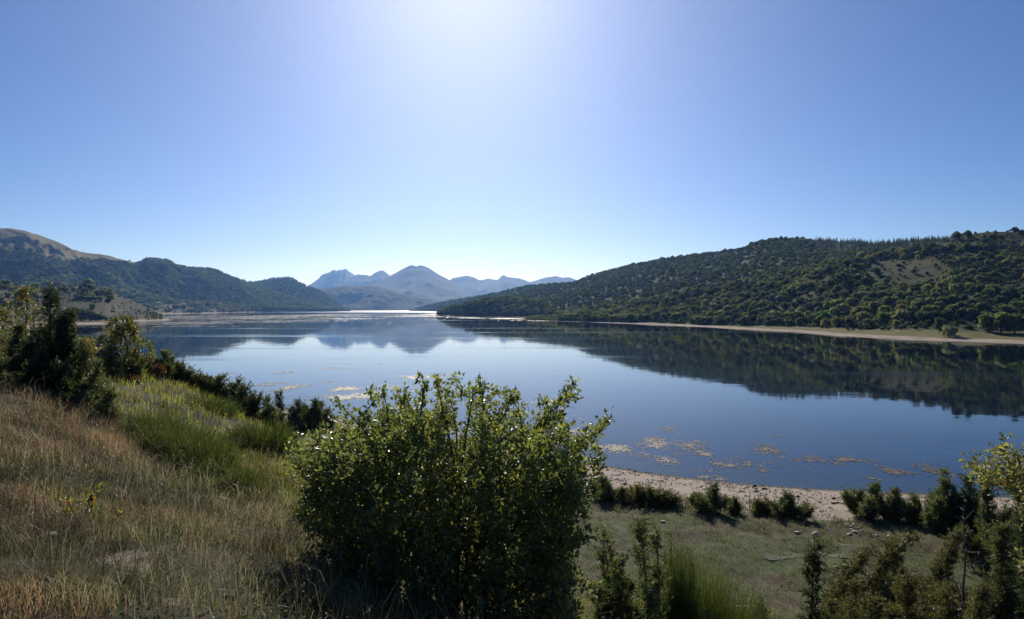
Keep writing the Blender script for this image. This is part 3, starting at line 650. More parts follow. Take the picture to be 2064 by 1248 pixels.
def shrub(name, seed, base, tips, mains, leaf, tints, label, cat='shrub', stem_r=.035, lstep=.022, lstart=.25, group=None, leafspread=1.0, pale=None, pale_tints=None, gnd_jit=.12, tuft=12, aspect=.58):
    """base: world point of the root; tips: twig ends (world); mains: indices of the tips that get a main stem"""
    rng = np.random.default_rng(seed); base = np.asarray(base, float); tips = np.asarray(tips, float) - base
    e = obj(name, None, loc=base, label=label, cat=cat, group=group)
    br = Acc(); lv = Acc(); pool = []; pool_d = []
    def grow(a, b, r0, r1, lift, lf):
        L = np.linalg.norm(b - a); n = max(5, int(L / .08))
        midp = (a + b) / 2 + np.array([0, 0, lift * L]) + rng.normal(size=3) * L * .09
        pts = bez(a, midp, b, n); tt_ = np.linspace(0, 1, n)[:, None]
        pts += np.sin(tt_ * rng.uniform(5, 11) + rng.uniform(0, 6)) * np.sin(tt_ * 3.14) * rng.normal(size=3) * L * .022 + rng.normal(size=(n, 3)) * .0025
        tube(br, pts, np.linspace(r0, r1, n), 5)
        pool.extend(pts[1:-1]); d = unit(np.gradient(pts, axis=0))
        m = max(3, int(L * (1 - lf) / lstep)); t = lf + (1 - lf) * np.sqrt(np.linspace(0.02, 1, m)); k = np.clip((t * (n - 1)).astype(int), 0, n - 2); f = (t * (n - 1) - k)[:, None]
        pos = pts[k] * (1 - f) + pts[k + 1] * f + rng.normal(size=(m, 3)) * .012
        tt = tints
        if pale is not None and rng.uniform() < pale: tt = pale_tints
        leaves_on(lv, rng, np.repeat(pos, 2, 0), np.repeat(d[k], 2, 0), leaf, tt, leafspread, aspect)
        nc = tuft; leaves_on(lv, rng, b - d[-1] * rng.uniform(0, 2.2 * leaf, (nc, 1)) + rng.normal(size=(nc, 3)) * leaf * .75, np.repeat(d[-1:], nc, 0), leaf, tt, leafspread, aspect)
    rest = [i for i in range(len(tips)) if i not in set(mains)]
    for i in mains:
        b0 = np.array([rng.normal() * gnd_jit, rng.normal() * gnd_jit, -.12])
        grow(b0, tips[i], stem_r * rng.uniform(.7, 1.1), .004, .12, .45)
    rest.sort(key=lambda i: np.linalg.norm(tips[i]))
    for i in rest:
        A = np.array(pool); t = tips[i]
        dd = np.linalg.norm(A - t, axis=1) + .6 * np.maximum(0, np.linalg.norm(A, axis=1) - np.linalg.norm(t) + .12) + .5 * np.maximum(0, A[:, 2] - t[2])
        a = A[np.argmin(dd)]; L = np.linalg.norm(t - a)
        grow(a, t, min(.008, .0025 + L * .01), .0015, .06, lstart)
    obj('branches', br.mesh('branches', M_bark), e)
    obj('foliage', lv.mesh('foliage', M_leaf), e, kind='stuff')
    return e

def juniper(name, seed, px, Y, top, wpx, nsp, label, tints, group=None, ns=1.0, spread=.42, dens=1.0, fat=.2, lean=0.0, cat='juniper', open_=0.0, bend=.12):
    """columnar juniper: several spires of short prickly sprays; px column, distance Y, pixel row of its top, width in pixels"""
    rng = np.random.default_rng(seed); X = (px - CX) / F * Y; z = float(gz(X, Y)); h = EYE - (top - CY) / F * Y - z; wd = wpx / F * Y
    e = obj(name, None, loc=(X, Y, z), label=label, cat=cat, group=group)
    br = Acc(); V = []; C = []
    for k in range(nsp):
        if k == 0: b = np.array([0., 0, -.1]); hh = h; ln = np.array([lean, 0, 0])
        else:
            a = rng.uniform(0, 6.28); rr = math.sqrt(rng.uniform(.05, 1)) * wd * .5
            b = np.array([math.cos(a) * rr * .55, math.sin(a) * rr * .55, -.1]); hh = h * rng.uniform(.35, .88) * (1 - .25 * rr / (wd * .5))
            ln = np.array([math.cos(a), math.sin(a), 0]) * rr * .6
        tip = b + np.array([0, 0, hh + .1]) + ln
        midp = (b + tip) / 2 + rng.normal(size=3) * hh * bend * np.array([1, 1, .2])
        m = 14; ax = bez(b, midp, tip, m); tube(br, ax, np.linspace(.03 * ns ** .5, .004, m) * max(.5, hh / 2), 5)
        nbr = max(8, int(26 * hh * (fat / .2) ** .5 / ns ** .5)); tj = rng.uniform(.04 + open_ * .3, .97, nbr) ** .95; aj = rng.uniform(0, 6.28, nbr)
        lj = (fat * 1.9 * min(1.5, hh / 1.6) * (1 - tj) ** 1.05 + .06 * ns) * rng.uniform(.55, 1.25, nbr)
        n = int(300 * dens * hh / (ns ** 1.35) * (fat / .2) ** .8); wj = lj + .05; j = rng.choice(nbr, n, p=wj / wj.sum())
        onax = rng.uniform(0, 1, n) < .24; t = np.where(onax, rng.uniform(.3, 1, n), tj[j]); s0 = np.where(onax, 0, rng.uniform(.05, 1, n))
        f = t * (m - 1); i = np.clip(f.astype(int), 0, m - 2); f = (f - i)[:, None]; c0 = ax[i] * (1 - f) + ax[i + 1] * f
        rad = np.stack([np.cos(aj[j]), np.sin(aj[j]), 0 * t], 1)
        bdir = rad * (.45 + spread * (1 - s0))[:, None] + np.array([0, 0, 1.0]) * (.45 + .55 * s0)[:, None]
        p0 = c0 + unit(bdir) * (lj[j] * s0)[:, None] + rng.normal(size=(n, 3)) * (.028 * ns * (1.1 - s0 * .7))[:, None]
        sd = unit(bdir + rng.normal(size=(n, 3)) * .35)
        nb = 11; sl_ = rng.uniform(.07, .17, n) * ns
        s_ = rng.uniform(0, 1, (n, nb)); q0 = p0[:, None] + sd[:, None] * (sl_[:, None] * s_)[..., None]
        bd = unit(sd[:, None] * .8 + rng.normal(size=(n, nb, 3)) * .75); bl = rng.uniform(.035, .075, (n, nb))[..., None] * ns
        sid = unit(np.cross(bd, rng.normal(size=(n, nb, 3)))) * .0085 * ns
        V.append(np.stack([q0 - sid, q0 + sid, q0 + bd * bl], 2).reshape(-1, 3))
        tt = np.array(tints)[rng.integers(0, len(tints), n)] * rng.uniform(.7, 1.3, (n, 1))
        C.append(np.repeat(tt, nb * 3, 0))
    V = np.concatenate(V); C = np.concatenate(C)
    obj('stems', br.mesh('stems', M_bark), e)
    obj('foliage', mesh_np('foliage', V, None, np.arange(len(V)).reshape(-1, 3), [M_needle], C), e, kind='stuff')
    return e

def broom(name, seed, px, Y, top, wpx, label, tints, n=800, wdt=.0045, group=None):
    rng = np.random.default_rng(seed); X = (px - CX) / F * Y; z = float(gz(X, Y)); h = EYE - (top - CY) / F * Y - z; wd = wpx / F * Y
    e = obj(name, None, loc=(X, Y, z), label=label, cat='broom', group=group)
    a = rng.uniform(0, 6.28, n); r = np.sqrt(rng.uniform(0, 1, n)); b = np.stack([np.cos(a) * r * wd * .33, np.sin(a) * r * wd * .33, 0 * a - .05], 1); clump = .55 + .75 * vnoise(b[:, 0] * 5 + seed, b[:, 1] * 5, seed)
    b[:, 2] += gz(X + b[:, 0], Y + b[:, 1]) - z
    out = np.stack([np.cos(a) * r, np.sin(a) * r, 0 * a], 1) * wd * .22 + rng.normal(size=(n, 3)) * wd * .07
    H = h * rng.uniform(.5, 1.02, n) * (1 - .28 * r ** 2) * np.clip(clump, .5, 1.05)
    tip = b + out; tip[:, 2] = b[:, 2] + H
    mid = b + out * .35; mid[:, 2] = b[:, 2] + H * .55
    m = 5; t = np.linspace(0, 1, m)[None, :, None]
    pts = (1 - t) ** 2 * b[:, None] + 2 * t * (1 - t) * mid[:, None] + t * t * tip[:, None]
    side = unit(np.cross(out + 1e-3, np.array([0, 0, 1.])) + rng.normal(size=(n, 3)) * .5)[:, None] * (np.linspace(1, .35, m)[None, :, None] * wdt)
    V = np.stack([pts - side, pts + side], 2).reshape(n, -1, 3)
    k = np.arange(m - 1) * 2; q = np.stack([k, k + 1, k + 3, k + 2], 1)[None] + (np.arange(n) * m * 2)[:, None, None]
    tt = np.array(tints)[rng.integers(0, len(tints), n)] * rng.uniform(.7, 1.3, (n, 1))
    # short side twigs
    ns_ = n * 5; i = rng.integers(0, n, ns_); s = rng.uniform(.35, .98, ns_)[:, None]
    p0 = (1 - s) ** 2 * b[i] + 2 * s * (1 - s) * mid[i] + s * s * tip[i]
    d = unit(unit(tip - mid)[i] + rng.normal(size=(ns_, 3)) * .35); L = rng.uniform(.06, .18, ns_)[:, None] * h
    sd = unit(np.cross(d, rng.normal(size=(ns_, 3)))) * wdt * .6
    V2 = np.stack([p0 - sd, p0 + sd, p0 + d * L], 1).reshape(-1, 3)
    A = Acc(); A.add(V.reshape(-1, 3), q=q.reshape(-1, 4), c=np.repeat(tt, m * 2, 0)); A.add(V2, t=np.arange(len(V2)).reshape(-1, 3), c=np.repeat(tt[i], 3, 0))
    obj('green_stems', A.mesh('green_stems', M_needle), e, kind='stuff')
    W = Acc()
    for j in range(6):
        aa = rng.uniform(0, 6.28); rr = wd * .15
        tube(W, [(math.cos(aa) * rr * .4, math.sin(aa) * rr * .4, -.05), (math.cos(aa) * rr * .8, math.sin(aa) * rr * .8, h * .2), (math.cos(aa) * rr * 1.4, math.sin(aa) * rr * 1.4, h * .45)], [.018, .012, .005], 5)
    obj('woody_base', W.mesh('woody_base', M_bark), e)
    return e

HAW = [(.155, .168, .062), (.115, .135, .052), (.215, .21, .078), (.095, .115, .046)]
HAWY = [(.22, .20, .05), (.28, .22, .06), (.16, .17, .05)]
JUN = [(.100, .118, .054), (.12, .132, .060), (.078, .096, .047), (.155, .148, .066)]
JLT = [(.135, .155, .066), (.16, .17, .075), (.11, .13, .058)]
JUD = [(.062, .076, .038), (.076, .088, .044), (.054, .066, .035)]
JOL = [(.145, .130, .058), (.12, .115, .052), (.17, .14, .068), (.095, .10, .046)]
BRM = [(.072, .095, .030), (.09, .11, .036), (.058, .08, .027), (.11, .115, .042)]
WIL = [(.090, .095, .036), (.075, .085, .032), (.12, .105, .038), (.07, .068, .028)]

# the big hawthorn in the middle
rng = np.random.default_rng(77)
YB = 6.5
base = np.array([at(905, 0, YB)[0], YB, float(gz(at(905, 0, YB)[0], YB))])
outl = np.array([(590,893),(604,870),(640,868),(660,850),(680,812),(700,850),(715,830),(745,790),(770,783),(800,790),(842,766),(860,790),(880,757),(897,790),(916,762),(935,790),(968,768),(990,785),(1020,790),(1045,800),(1070,830),(1095,810),(1110,840),(1140,800),(1157,772),(1165,800),(1150,850),(1180,870),(1200,865),(1228,842),(1210,880),(1210,920),(1190,960),(1185,1010),(1180,1060),(1170,1130),(1190,1180),(1150,1230),(640,1230),(650,1150),(640,1080),(615,1020),(610,985),(640,960),(610,930)], float)
def inside(poly, x, y):
    r = np.zeros(len(x), bool); j = len(poly) - 1
    for i in range(len(poly)):
        xi, yi = poly[i]; xj, yj = poly[j]
        cnd = ((yi > y) != (yj > y)) & (x < (xj - xi) * (y - yi) / (yj - yi + 1e-9) + xi); r ^= cnd; j = i
    return r
spr = np.array([(590,893),(604,874),(630,880),(655,858),(722,832),(760,800),(800,792),(820,785),(858,775),(890,775),(905,790),(940,792),(955,785),(1010,788),(1030,800),(1075,835),(1105,838),(1125,835),(1148,790),(1160,800),(1180,880),(1215,862),(600,905),(640,960),(680,812),(745,792),(772,784),(842,766),(880,757),(916,762),(968,768),(990,782),(1045,798),(1095,808),(1157,772),(1140,808),(1228,842),(1205,872),(1210,920),(615,1020),(612,930),(700,850),(1185,1010),(1165,1100),(650,1150),(1190,1180)], float)
tp = [at(x, y, YB + rng.uniform(-.35, .35)) for x, y in spr]
qx = rng.uniform(590, 1230, 4300); qy = 757 + 483 * rng.uniform(0, 1, 4300) ** .85; ok = inside(outl, qx, qy)
cx_ = 905 + (qx - 905) * 1.09; cy_ = 1000 + (qy - 1000) * np.where(qy < 1000, 1.30, 1.0)
ok &= inside(outl, cx_, cy_) | (rng.uniform(0, 1, len(qx)) < .10)
ok &= (vnoise(qx / 62, qy / 50, 123) > .30) | (rng.uniform(0, 1, len(qx)) < .45) | (qy > 1010)
qx, qy = qx[ok], qy[ok]
half = 1.15 * np.sqrt(np.clip(1 - ((qx - 905) / 330) ** 2, .05, 1)) * np.sqrt(np.clip((qy - 740) / 160, .12, 1))
dz = rng.uniform(-1, 1, len(qx)) * half
tp += [at(x, y, YB) + np.array([0, d, 0]) for x, y, d in zip(qx, qy, dz)]
tp = np.array(tp)
shrub('hawthorn_shrub', 78, base, tp, list(range(0, 40, 2)), .053, HAW, 'large leafy green hawthorn-like shrub in the middle foreground before the water',
      stem_r=.022, lstep=.024, lstart=.05, tuft=18, pale=.06, pale_tints=HAWY, gnd_jit=.16)

# shrub with yellowing leaves reaching in at the right edge
Y2 = 6.0; X2 = at(2170, 0, Y2)[0]; base = np.array([X2, Y2, float(gz(X2, Y2))])
spr = [(1945,938),(1965,930),(1990,925),(2020,884),(2028,900),(2040,915),(2055,925),(2010,950),(2030,965),(1990,950),(2050,950),(2066,905),(2075,935),(2090,870),(2100,900),(2062,985),(2070,1010),(2048,1120),(2060,1140),(2090,1100),(2110,1050),(2130,960),(2160,900),(2180,850),(2200,900),(2240,950),(2260,1020),(2200,1050),(2150,1100),(2120,1150)]
tp = np.array([at(x, y, Y2 + rng.uniform(-.25, .25)) for x, y in spr] + [at(rng.uniform(2085, 2270), rng.uniform(860, 1150), Y2 + rng.uniform(-.7, .7)) for _ in range(80)] + [at(2035 + 85 * q[0], 945 + 42 * q[1], Y2 + rng.uniform(-.3, .3)) for q in rng.uniform(-1, 1, (90, 2)) if q @ q < 1])
shrub('yellowing_shrub', 79, base, tp, [12, 21, 22, 24, 26, 28], .048, [(.19, .18, .09), (.15, .155, .075), (.23, .20, .11), (.12, .13, .06)], 'shrub with yellowing leaves reaching into the frame at the right edge',
      stem_r=.03, lstep=.024, pale=.18, pale_tints=[(.30, .24, .09), (.24, .17, .07)])
# broadleaf shrubs on the left
def dome_shrub(name, seed, px, Y, top, wpx, n, leaf, tints, label, pale=None, pale_tints=None, lstep=.05, zlow=.15, aspect=.58, tuft=16):
    r = np.random.default_rng(seed); X = at(px, 0, Y)[0]; z = float(gz(X, Y)); h = at(px, top, Y)[2] - z; wd = wpx / F * Y
    a = r.uniform(0, 6.28, n); t = r.uniform(zlow, 1, n); rr = np.sqrt(r.uniform(.1, 1, n)) * wd * .5 * np.sqrt(np.clip(1.08 - t ** 2.2, .03, 1))
    tp = np.stack([X + np.cos(a) * rr, Y + np.sin(a) * rr, z + t * h * r.uniform(.9, 1.03, n)], 1)
    tp[0] = (X, Y, z + h)
    return shrub(name, seed, (X, Y, z), tp, list(range(0, 8)), leaf, tints, label, lstep=lstep, stem_r=.04, pale=pale, pale_tints=pale_tints, aspect=aspect, tuft=tuft)
dome_shrub('broadleaf_shrub', 91, 52, 17.5, 580, 110, 90, .07, WIL, 'tall olive and yellow broadleaf shrub behind the tallest left juniper', .22, [(.18, .14, .04), (.2, .13, .04)])
dome_shrub('broadleaf_shrub', 92, -25, 18, 612, 130, 100, .075, WIL, 'olive broadleaf shrub cut by the left picture edge', .15, [(.18, .14, .04)])
dome_shrub('broadleaf_shrub', 93, 246, 20.5, 640, 118, 230, .075, WIL, 'olive green shrub standing against the water right of the tall juniper', .15, [(.22, .18, .05)], .045)
dome_shrub('broadleaf_shrub', 94, 172, 18.5, 682, 60, 50, .065, WIL, 'small yellowing shrub between the tall juniper and the olive shrub', .5, [(.27, .18, .05), (.3, .2, .06)])
dome_shrub('red_shrub', 95, 322, 22, 734, 36, 34, .055, [(.10, .025, .02), (.08, .03, .02), (.06, .05, .025)], 'small shrub with dark red leaves among the left junipers')
dome_shrub('red_shrub', 96, 262, 19.5, 756, 46, 30, .05, [(.11, .035, .025), (.07, .045, .025)], 'low reddish shrub at the upper edge of the green slope')

# junipers of the left slope
for i, (px, Y, top, wpx, nsp, fat, lean, T, lab) in enumerate([
    (130, 13.4, 582, 80, 7, .25, -.26, JUD, 'tallest dark juniper with a leaning tip in the left thicket'),
    (78, 13.9, 668, 90, 8, .27, 0, JUD, 'dark juniper just left of the tallest one'),
    (36, 14.6, 658, 140, 12, .30, 0, JUN, 'wide juniper at the left edge below the olive shrub'),
    (-15, 13.2, 690, 120, 9, .26, 0, JUN, 'juniper cut by the left picture edge'),
    (86, 13.0, 700, 120, 11, .26, 0, JUD, 'dark juniper in front of the tallest one'),
    (160, 13.3, 690, 80, 7, .2, .1, JUN, 'juniper just right of the tallest one'),
    (186, 12.6, 738, 90, 9, .22, .1, JUN, 'lower juniper at the right end of the left thicket'),
    (212, 12.2, 792, 40, 5, .14, .05, JUN, 'small narrow juniper at the foot of the left thicket'),
    (130, 12.4, 775, 90, 8, .2, 0, JUD, 'low dark juniper at the base of the left thicket'),
    (20, 12.6, 765, 90, 7, .18, 0, JOL, 'low brownish juniper bush at the left picture edge')]):
    juniper('juniper_bush', 300 + i, px, Y, top, wpx, nsp, lab, T, 'junipers of the left thicket', 1.15, fat=fat, lean=lean, dens=1.15)
for i, (px, Y, top, wpx, nsp, T, lab) in enumerate([
    (222, 19.5, 700, 60, 6, JUN, 'juniper at the foot of the olive shrub on the left'),
    (272, 21, 712, 60, 7, JLT, 'first juniper of the slope row right of the olive shrub'),
    (300, 23, 724, 45, 5, JUD, 'juniper beside the dark red shrub'),
    (336, 23, 714, 50, 7, JLT, 'tallest juniper of the row running down the slope'),
    (362, 23.5, 736, 45, 6, JUN, 'juniper with a thin dark tip in the slope row'),
    (392, 24, 752, 50, 7, JOL, 'brownish juniper in the middle of the slope row'),
    (415, 24, 760, 45, 6, JLT, 'middle juniper of the slope row against the water'),
    (444, 24, 762, 48, 7, JLT, 'juniper right of the middle of the slope row'),
    (478, 22.5, 772, 40, 6, JUN, 'slender tipped juniper low in the slope row'),
    (497, 21, 784, 75, 10, JUD, 'broad dark juniper near the lower end of the slope row'),
    (535, 24, 808, 40, 6, JLT, 'last low juniper at the end of the slope row'),
    (560, 33, 792, 26, 4, JUD, 'small dark pointed juniper alone against the water')]):
    juniper('juniper_bush', 330 + i, px, Y, top, wpx, nsp, lab, T, 'junipers in the row down the slope', 1.7, fat=.24, dens=1.2)
for i, (px, top) in enumerate([(588, 822), (602, 808), (616, 818), (634, 808), (648, 816), (660, 826)]):
    juniper('juniper_bush', 350 + i, px, 66 + i * 1.2, top, 24, 4, ['first', 'second', 'third', 'fourth', 'fifth', 'sixth'][i] + ' from the left of six small junipers by the far beach', JUN, 'small junipers by the far beach', 3.4, fat=.4, dens=1.3)
# shoreline and right-hand junipers
for i, (px, Y, top, wpx, nsp, fat, T, lab) in enumerate([
    (1215, 45, 966, 90, 10, .42, JLT, 'feathery olive bush right behind the hawthorn on the beach edge'),
    (1290, 44, 984, 130, 16, .5, JOL, 'wide low feathery bush on the beach edge'),
    (1345, 43.5, 996, 60, 7, .4, JOL, 'small feathery bush at the right end of the wide low one'),
    (1440, 42, 984, 84, 9, .28, JLT, 'green juniper with one thin tall tip on the beach edge'),
    (1478, 42, 1010, 40, 5, .3, JUN, 'low juniper between the thin tipped and the forked one'),
    (1528, 42, 1012, 50, 6, .34, JOL, 'low olive bush left of the forked juniper'),
    (1590, 41.5, 1000, 80, 10, .3, JUN, 'dark juniper with a forked top on the beach edge'),
    (1760, 41.5, 980, 100, 14, .34, JLT, 'large bushy juniper on the beach edge'),
    (1802, 41, 990, 40, 5, .34, JUN, 'narrow juniper touching the right side of the large bushy one'),
    (1842, 40, 998, 40, 6, .28, JLT, 'small pointed juniper between two larger ones on the beach'),
    (1905, 38, 952, 80, 9, .32, JLT, 'tall open juniper right of the small pointed one'),
    (1948, 37, 962, 60, 7, .36, JUD, 'slender dark juniper before the water at the right'),
    (1990, 32, 960, 90, 10, .34, JUN, 'bushy juniper left of the dark one at the right edge'),
    (2045, 27, 945, 100, 12, .34, JUD, 'dark dense juniper at the right picture edge')]):
    juniper('juniper_bush', 360 + i, px, Y, top, wpx, nsp, lab, T, 'junipers on the beach edge', 2.6 if Y > 35 else 2.1, fat=fat, dens=1.25)
for i, (px, Y, top, wpx, nsp, fat, T, lab, op) in enumerate([
    (1213, 9.4, 1068, 40, 3, .09, JLT, 'left thin juniper spire right of the hawthorn', .3),
    (1284, 9.2, 1042, 75, 7, .095, JLT, 'tall many-spired juniper right of the hawthorn', .2),
    (1322, 9.6, 1062, 40, 3, .09, JLT, 'right thin juniper spire beside the broom', .3),
    (1250, 8.6, 1130, 110, 9, .15, JLT, 'bushy juniper at the foot of the thin spires', 0),
    (1632, 12.5, 1098, 14, 1, .17, JUD, 'slim dark juniper pillar standing alone before the grassy flat', 0),
    (1530, 11.5, 1215, 40, 3, .14, JUD, 'small dark juniper tip at the bottom edge left of the pillar', 0),
    (1760, 17.5, 1085, 130, 11, .26, JOL, 'olive scrub bush at the edge of the grassy flat', .1),
    (1850, 17, 1058, 140, 12, .26, JOL, 'largest olive scrub bush right of the grassy flat', .1),
    (1985, 16, 1050, 120, 10, .26, JOL, 'olive scrub bush behind the dead juniper', .1),
    (1720, 14.5, 1150, 100, 8, .22, JOL, 'low olive scrub bush right of the dark pillar', .1),
    (1830, 13.5, 1140, 130, 10, .22, JOL, 'brownish scrub bush at the lower right', .1),
    (2020, 13, 1060, 90, 9, .24, JUN, 'green juniper under the yellowing shrub', 0),
    (1905, 12.5, 1170, 110, 8, .2, JOL, 'low brown scrub at the foot of the dead juniper', .1),
    (1800, 19.5, 1066, 120, 10, .24, JOL, 'olive scrub bush behind the largest one at the flat edge', .1),
    (1935, 19, 1048, 120, 10, .24, JOL, 'olive scrub bush between the largest one and the dead juniper', .1),
    (1770, 13, 1185, 120, 9, .2, JOL, 'low olive scrub at the bottom edge right of the pillar', .1),
    (1985, 11.5, 1160, 120, 9, .2, JOL, 'brown scrub bush at the bottom right corner', .1),
    (2055, 14.5, 1030, 90, 9, .24, JUD, 'dark juniper behind the yellowing shrub', 0),
    (1680, 15.5, 1185, 70, 6, .18, JOL, 'small olive scrub bush beside the dark pillar', .1)]):
    if T is JOL: top += 22; wpx *= 1.25; nsp += 5
    juniper('juniper_bush' if T is not JOL else 'scrub_bush', 380 + i, px, Y, top, wpx, nsp, lab, T, None, 1.0 if Y < 12 else 1.35, fat=fat * (1.5 if T is JOL else 1), spread=1.7 if T is JOL else .5, dens=1.1, open_=op, lean=.09 if nsp == 1 else 0, cat='juniper' if T is not JOL else 'bush', bend=.05 if nsp == 1 else .22 if T is JOL else .12)
# brooms
for i, (px, Y, top, wpx, n, lab) in enumerate([
    (318, 12.0, 820, 121, 1170, 'uppermost broom bush of the line on the left slope'),
    (360, 11.0, 840, 135, 1300, 'second broom bush from the top of the slope line'),
    (405, 10.4, 858, 148, 1300, 'large broom bush in the middle of the slope line'),
    (445, 9.6, 909, 121, 1040, 'lower broom bush of the slope line'),
    (492, 9.0, 936, 108, 1040, 'lowest broom bush of the slope line'),
    (530, 14.0, 832, 148, 1300, 'broom bush just left of the hawthorn tips'),
    (428, 17.5, 786, 108, 780, 'small broom bush below the slope junipers'),
    (645, 7.8, 984, 94, 910, 'broom bush against the left side of the hawthorn'),
    (1365, 10.2, 1078, 100, 1100, 'narrow tall broom behind the thin juniper spires'),
    (1430, 11.0, 1104, 200, 2600, 'wide green broom bush at the bottom right of the hawthorn'),
    (1500, 11.5, 1170, 90, 1040, 'small broom bush right of the wide one')]):
    broom('broom_bush', 420 + i, px, Y, top, wpx, lab, BRM, n, .0055 if Y < 13 else .008, 'broom bushes')

# dead juniper, bare saplings
def dead_tree(px, Y, top, label, seed, r0=.05, n=46, name='dead_juniper'):
    rng = np.random.default_rng(seed); X = at(px, 0, Y)[0]; z = float(gz(X, Y)); h = at(px, top, Y)[2] - z
    e = obj(name, None, loc=(X, Y, z), label=label, cat='dead tree'); a = Acc(); b = Acc()
    pts = np.stack([rng.normal(size=9).cumsum() * .02 * h / 3, rng.normal(size=9) * .02, np.linspace(-.1, h, 9)], 1); tube(a, pts, np.linspace(r0, .006, 9), 6)
    for i in range(n):
        t = rng.uniform(.2, .99); p0 = np.array([np.interp(t * 8, range(9), pts[:, k]) for k in range(3)]); an = rng.uniform(0, 6.28); L = h * rng.uniform(.08, .28) * (1.15 - t)
        d = np.array([math.cos(an), math.sin(an), rng.uniform(-.2, .6)])
        p1 = p0 + d * L; tube(b, bez(p0, p0 + d * L * .5 + np.array([0, 0, -.06 * L]), p1, 5), np.linspace(.011, .003, 5), 4)
        for j in range(3):
            q0 = p0 + d * L * rng.uniform(.4, 1); tube(b, [q0, q0 + (d + rng.normal(size=3) * .7) * L * .3], [.005, .002], 3)
    obj('trunk', a.mesh('trunk', M_bark), e); obj('twigs', b.mesh('twigs', M_deadwood), e, kind='stuff')
dead_tree(1942, 14.5, 1018, 'dead grey juniper with bare twigs at the lower right', 501)
dead_tree(1310, 44, 968, 'thin bare sapling standing in the feathery bush', 502, .04, 14, 'bare_sapling')
dead_tree(1512, 43, 985, 'thin bare sapling between the beach junipers', 503, .04, 12, 'bare_sapling')

# ------------------------------------------------------------------ grass
def blades(name, seed, xy, hgt, wid, tints, label, lean=.35, cat='grass', curve=.25):
    rng = np.random.default_rng(seed); n = len(xy); z = gz(xy[:, 0], xy[:, 1]); b = np.c_[xy, z - .01]
    a = rng.uniform(0, 6.28, n); H = hgt * rng.uniform(.45, 1.25, n); ld = np.stack([np.cos(a), np.sin(a), 0 * a], 1) * (H * lean * rng.uniform(.2, 1.6, n))[:, None] + np.array([.10, -.06, 0]) * H[:, None]
    mid = b + ld * .35; mid[:, 2] += H * .6; tip = b + ld; tip[:, 2] += H * rng.uniform(.75, 1.0, n)
    s_a = rng.uniform(0, 6.28, n); s = np.stack([np.cos(s_a), np.sin(s_a), 0 * s_a], 1) * np.broadcast_to(wid, n)[:, None]
    V = np.stack([b - s, b + s, mid + s * .75, mid - s * .75, tip], 1).reshape(-1, 3); o = np.arange(n) * 5
    me = mesh_np(name, V, np.stack([o, o + 1, o + 2, o + 3], 1), np.stack([o + 3, o + 2, o + 4], 1), [M_grass], np.repeat(tints, 5, 0))
    return obj(name, me, label=label, cat=cat, kind='stuff')
STRAW, RUST, OLIV, GRNG, YGR = map(np.array, ((.29, .235, .145), (.265, .16, .095), (.14, .125, .058), (.066, .086, .032), (.40, .385, .07)))
def slope_tints(x, y, rng):
    n = len(x); g = (fbm(x * .7, y * .7, 31, 4) - .5) * 1.5 + .5; r = fbm(x * .35 + 9, y * .35, 37, 3); k = rng.uniform(0, 1, n)
    back = np.clip(((x + 7.9) * 4.5 + (y - 13) * 4.6) / 6.4 / 1.3 + .3, 0, 1) * np.clip((y - 6.5) / 1.5, 0, 1)      # the fresh yellow-green meadow beyond the brooms
    T = np.where((k < np.clip((g - .44) * 3.2, .08, .75))[:, None], np.where(rng.uniform(0, 1, n)[:, None] < .5, OLIV, GRNG), np.where((rng.uniform(0, 1, n) < np.clip((r - .4) * 4, .1, .75))[:, None], RUST, STRAW))
    T = np.where((rng.uniform(0, 1, n) < np.clip((-x - 4.5) / 3, 0, .55) * np.clip((y - 6) / 2, 0, 1))[:, None], RUST * 1.15, T)
    T = np.where((rng.uniform(0, 1, n) < back * .85)[:, None], np.where(rng.uniform(0, 1, n)[:, None] < .62, YGR, np.where(rng.uniform(0, 1, n)[:, None] < .5, OLIV, GRNG * 1.3)), T)
    cl = np.clip(.45 + 1.15 * (fbm(x * 2.6, y * 2.6, 39, 3) - .5) * 2 + .45, .4, 1.5)     # noise darkens and lightens the blade colour clump by clump
    return T * rng.uniform(.6, 1.4, (n, 1)) * cl[:, None]
rg = np.random.default_rng(600)
def cand(n, x0, x1, y0, y1, fn):
    x = rg.uniform(x0, x1, n); y = rg.uniform(y0, y1, n); k = fn(x, y); return np.c_[x[k], y[k]]
bare_at = lambda x, y: (((x + 2.98) ** 2 + (y - 5.15) ** 2 < .03) | ((x + 2.74) ** 2 + (y - 4.9) ** 2 < .015))
vis = lambda x, y: (np.abs(x) < y * .80 + 1.0)
def thin(x, y, s=41, lo=.2):  # clumpy growth
    return rg.uniform(0, 1, len(x)) < np.clip((fbm(x * 1.6, y * 1.6, s, 3) - .3) * 3.2, lo, 1)
A = cand(100000, -7, 2.5, 2.6, 7.5, lambda x, y: vis(x, y) & thin(x, y) & ~(bare_at(x, y) & (rg.uniform(0, 1, len(x)) < .8)))
blades('dry_grass', 601, A, .22, .0022, slope_tints(A[:, 0], A[:, 1], rg), 'dry and green grass on the near slope below the camera', .55)
A = cand(95000, -12, 4, 7.5, 14, lambda x, y: vis(x, y) & thin(x, y))
blades('slope_grass', 602, A, .27, .0036, slope_tints(A[:, 0], A[:, 1], rg), 'brownish grass on the left slope below the thicket', .5)
A = cand(60000, -20, 10, 14, 27, lambda x, y: vis(x, y) & thin(x, y))
blades('meadow_grass', 603, A, .27, .007, slope_tints(A[:, 0], A[:, 1], rg), 'yellow green meadow grass on the slope behind the brooms', .5)
A = cand(45000, 3, 24, 7.5, 27, lambda x, y: vis(x, y) & thin(x, y))
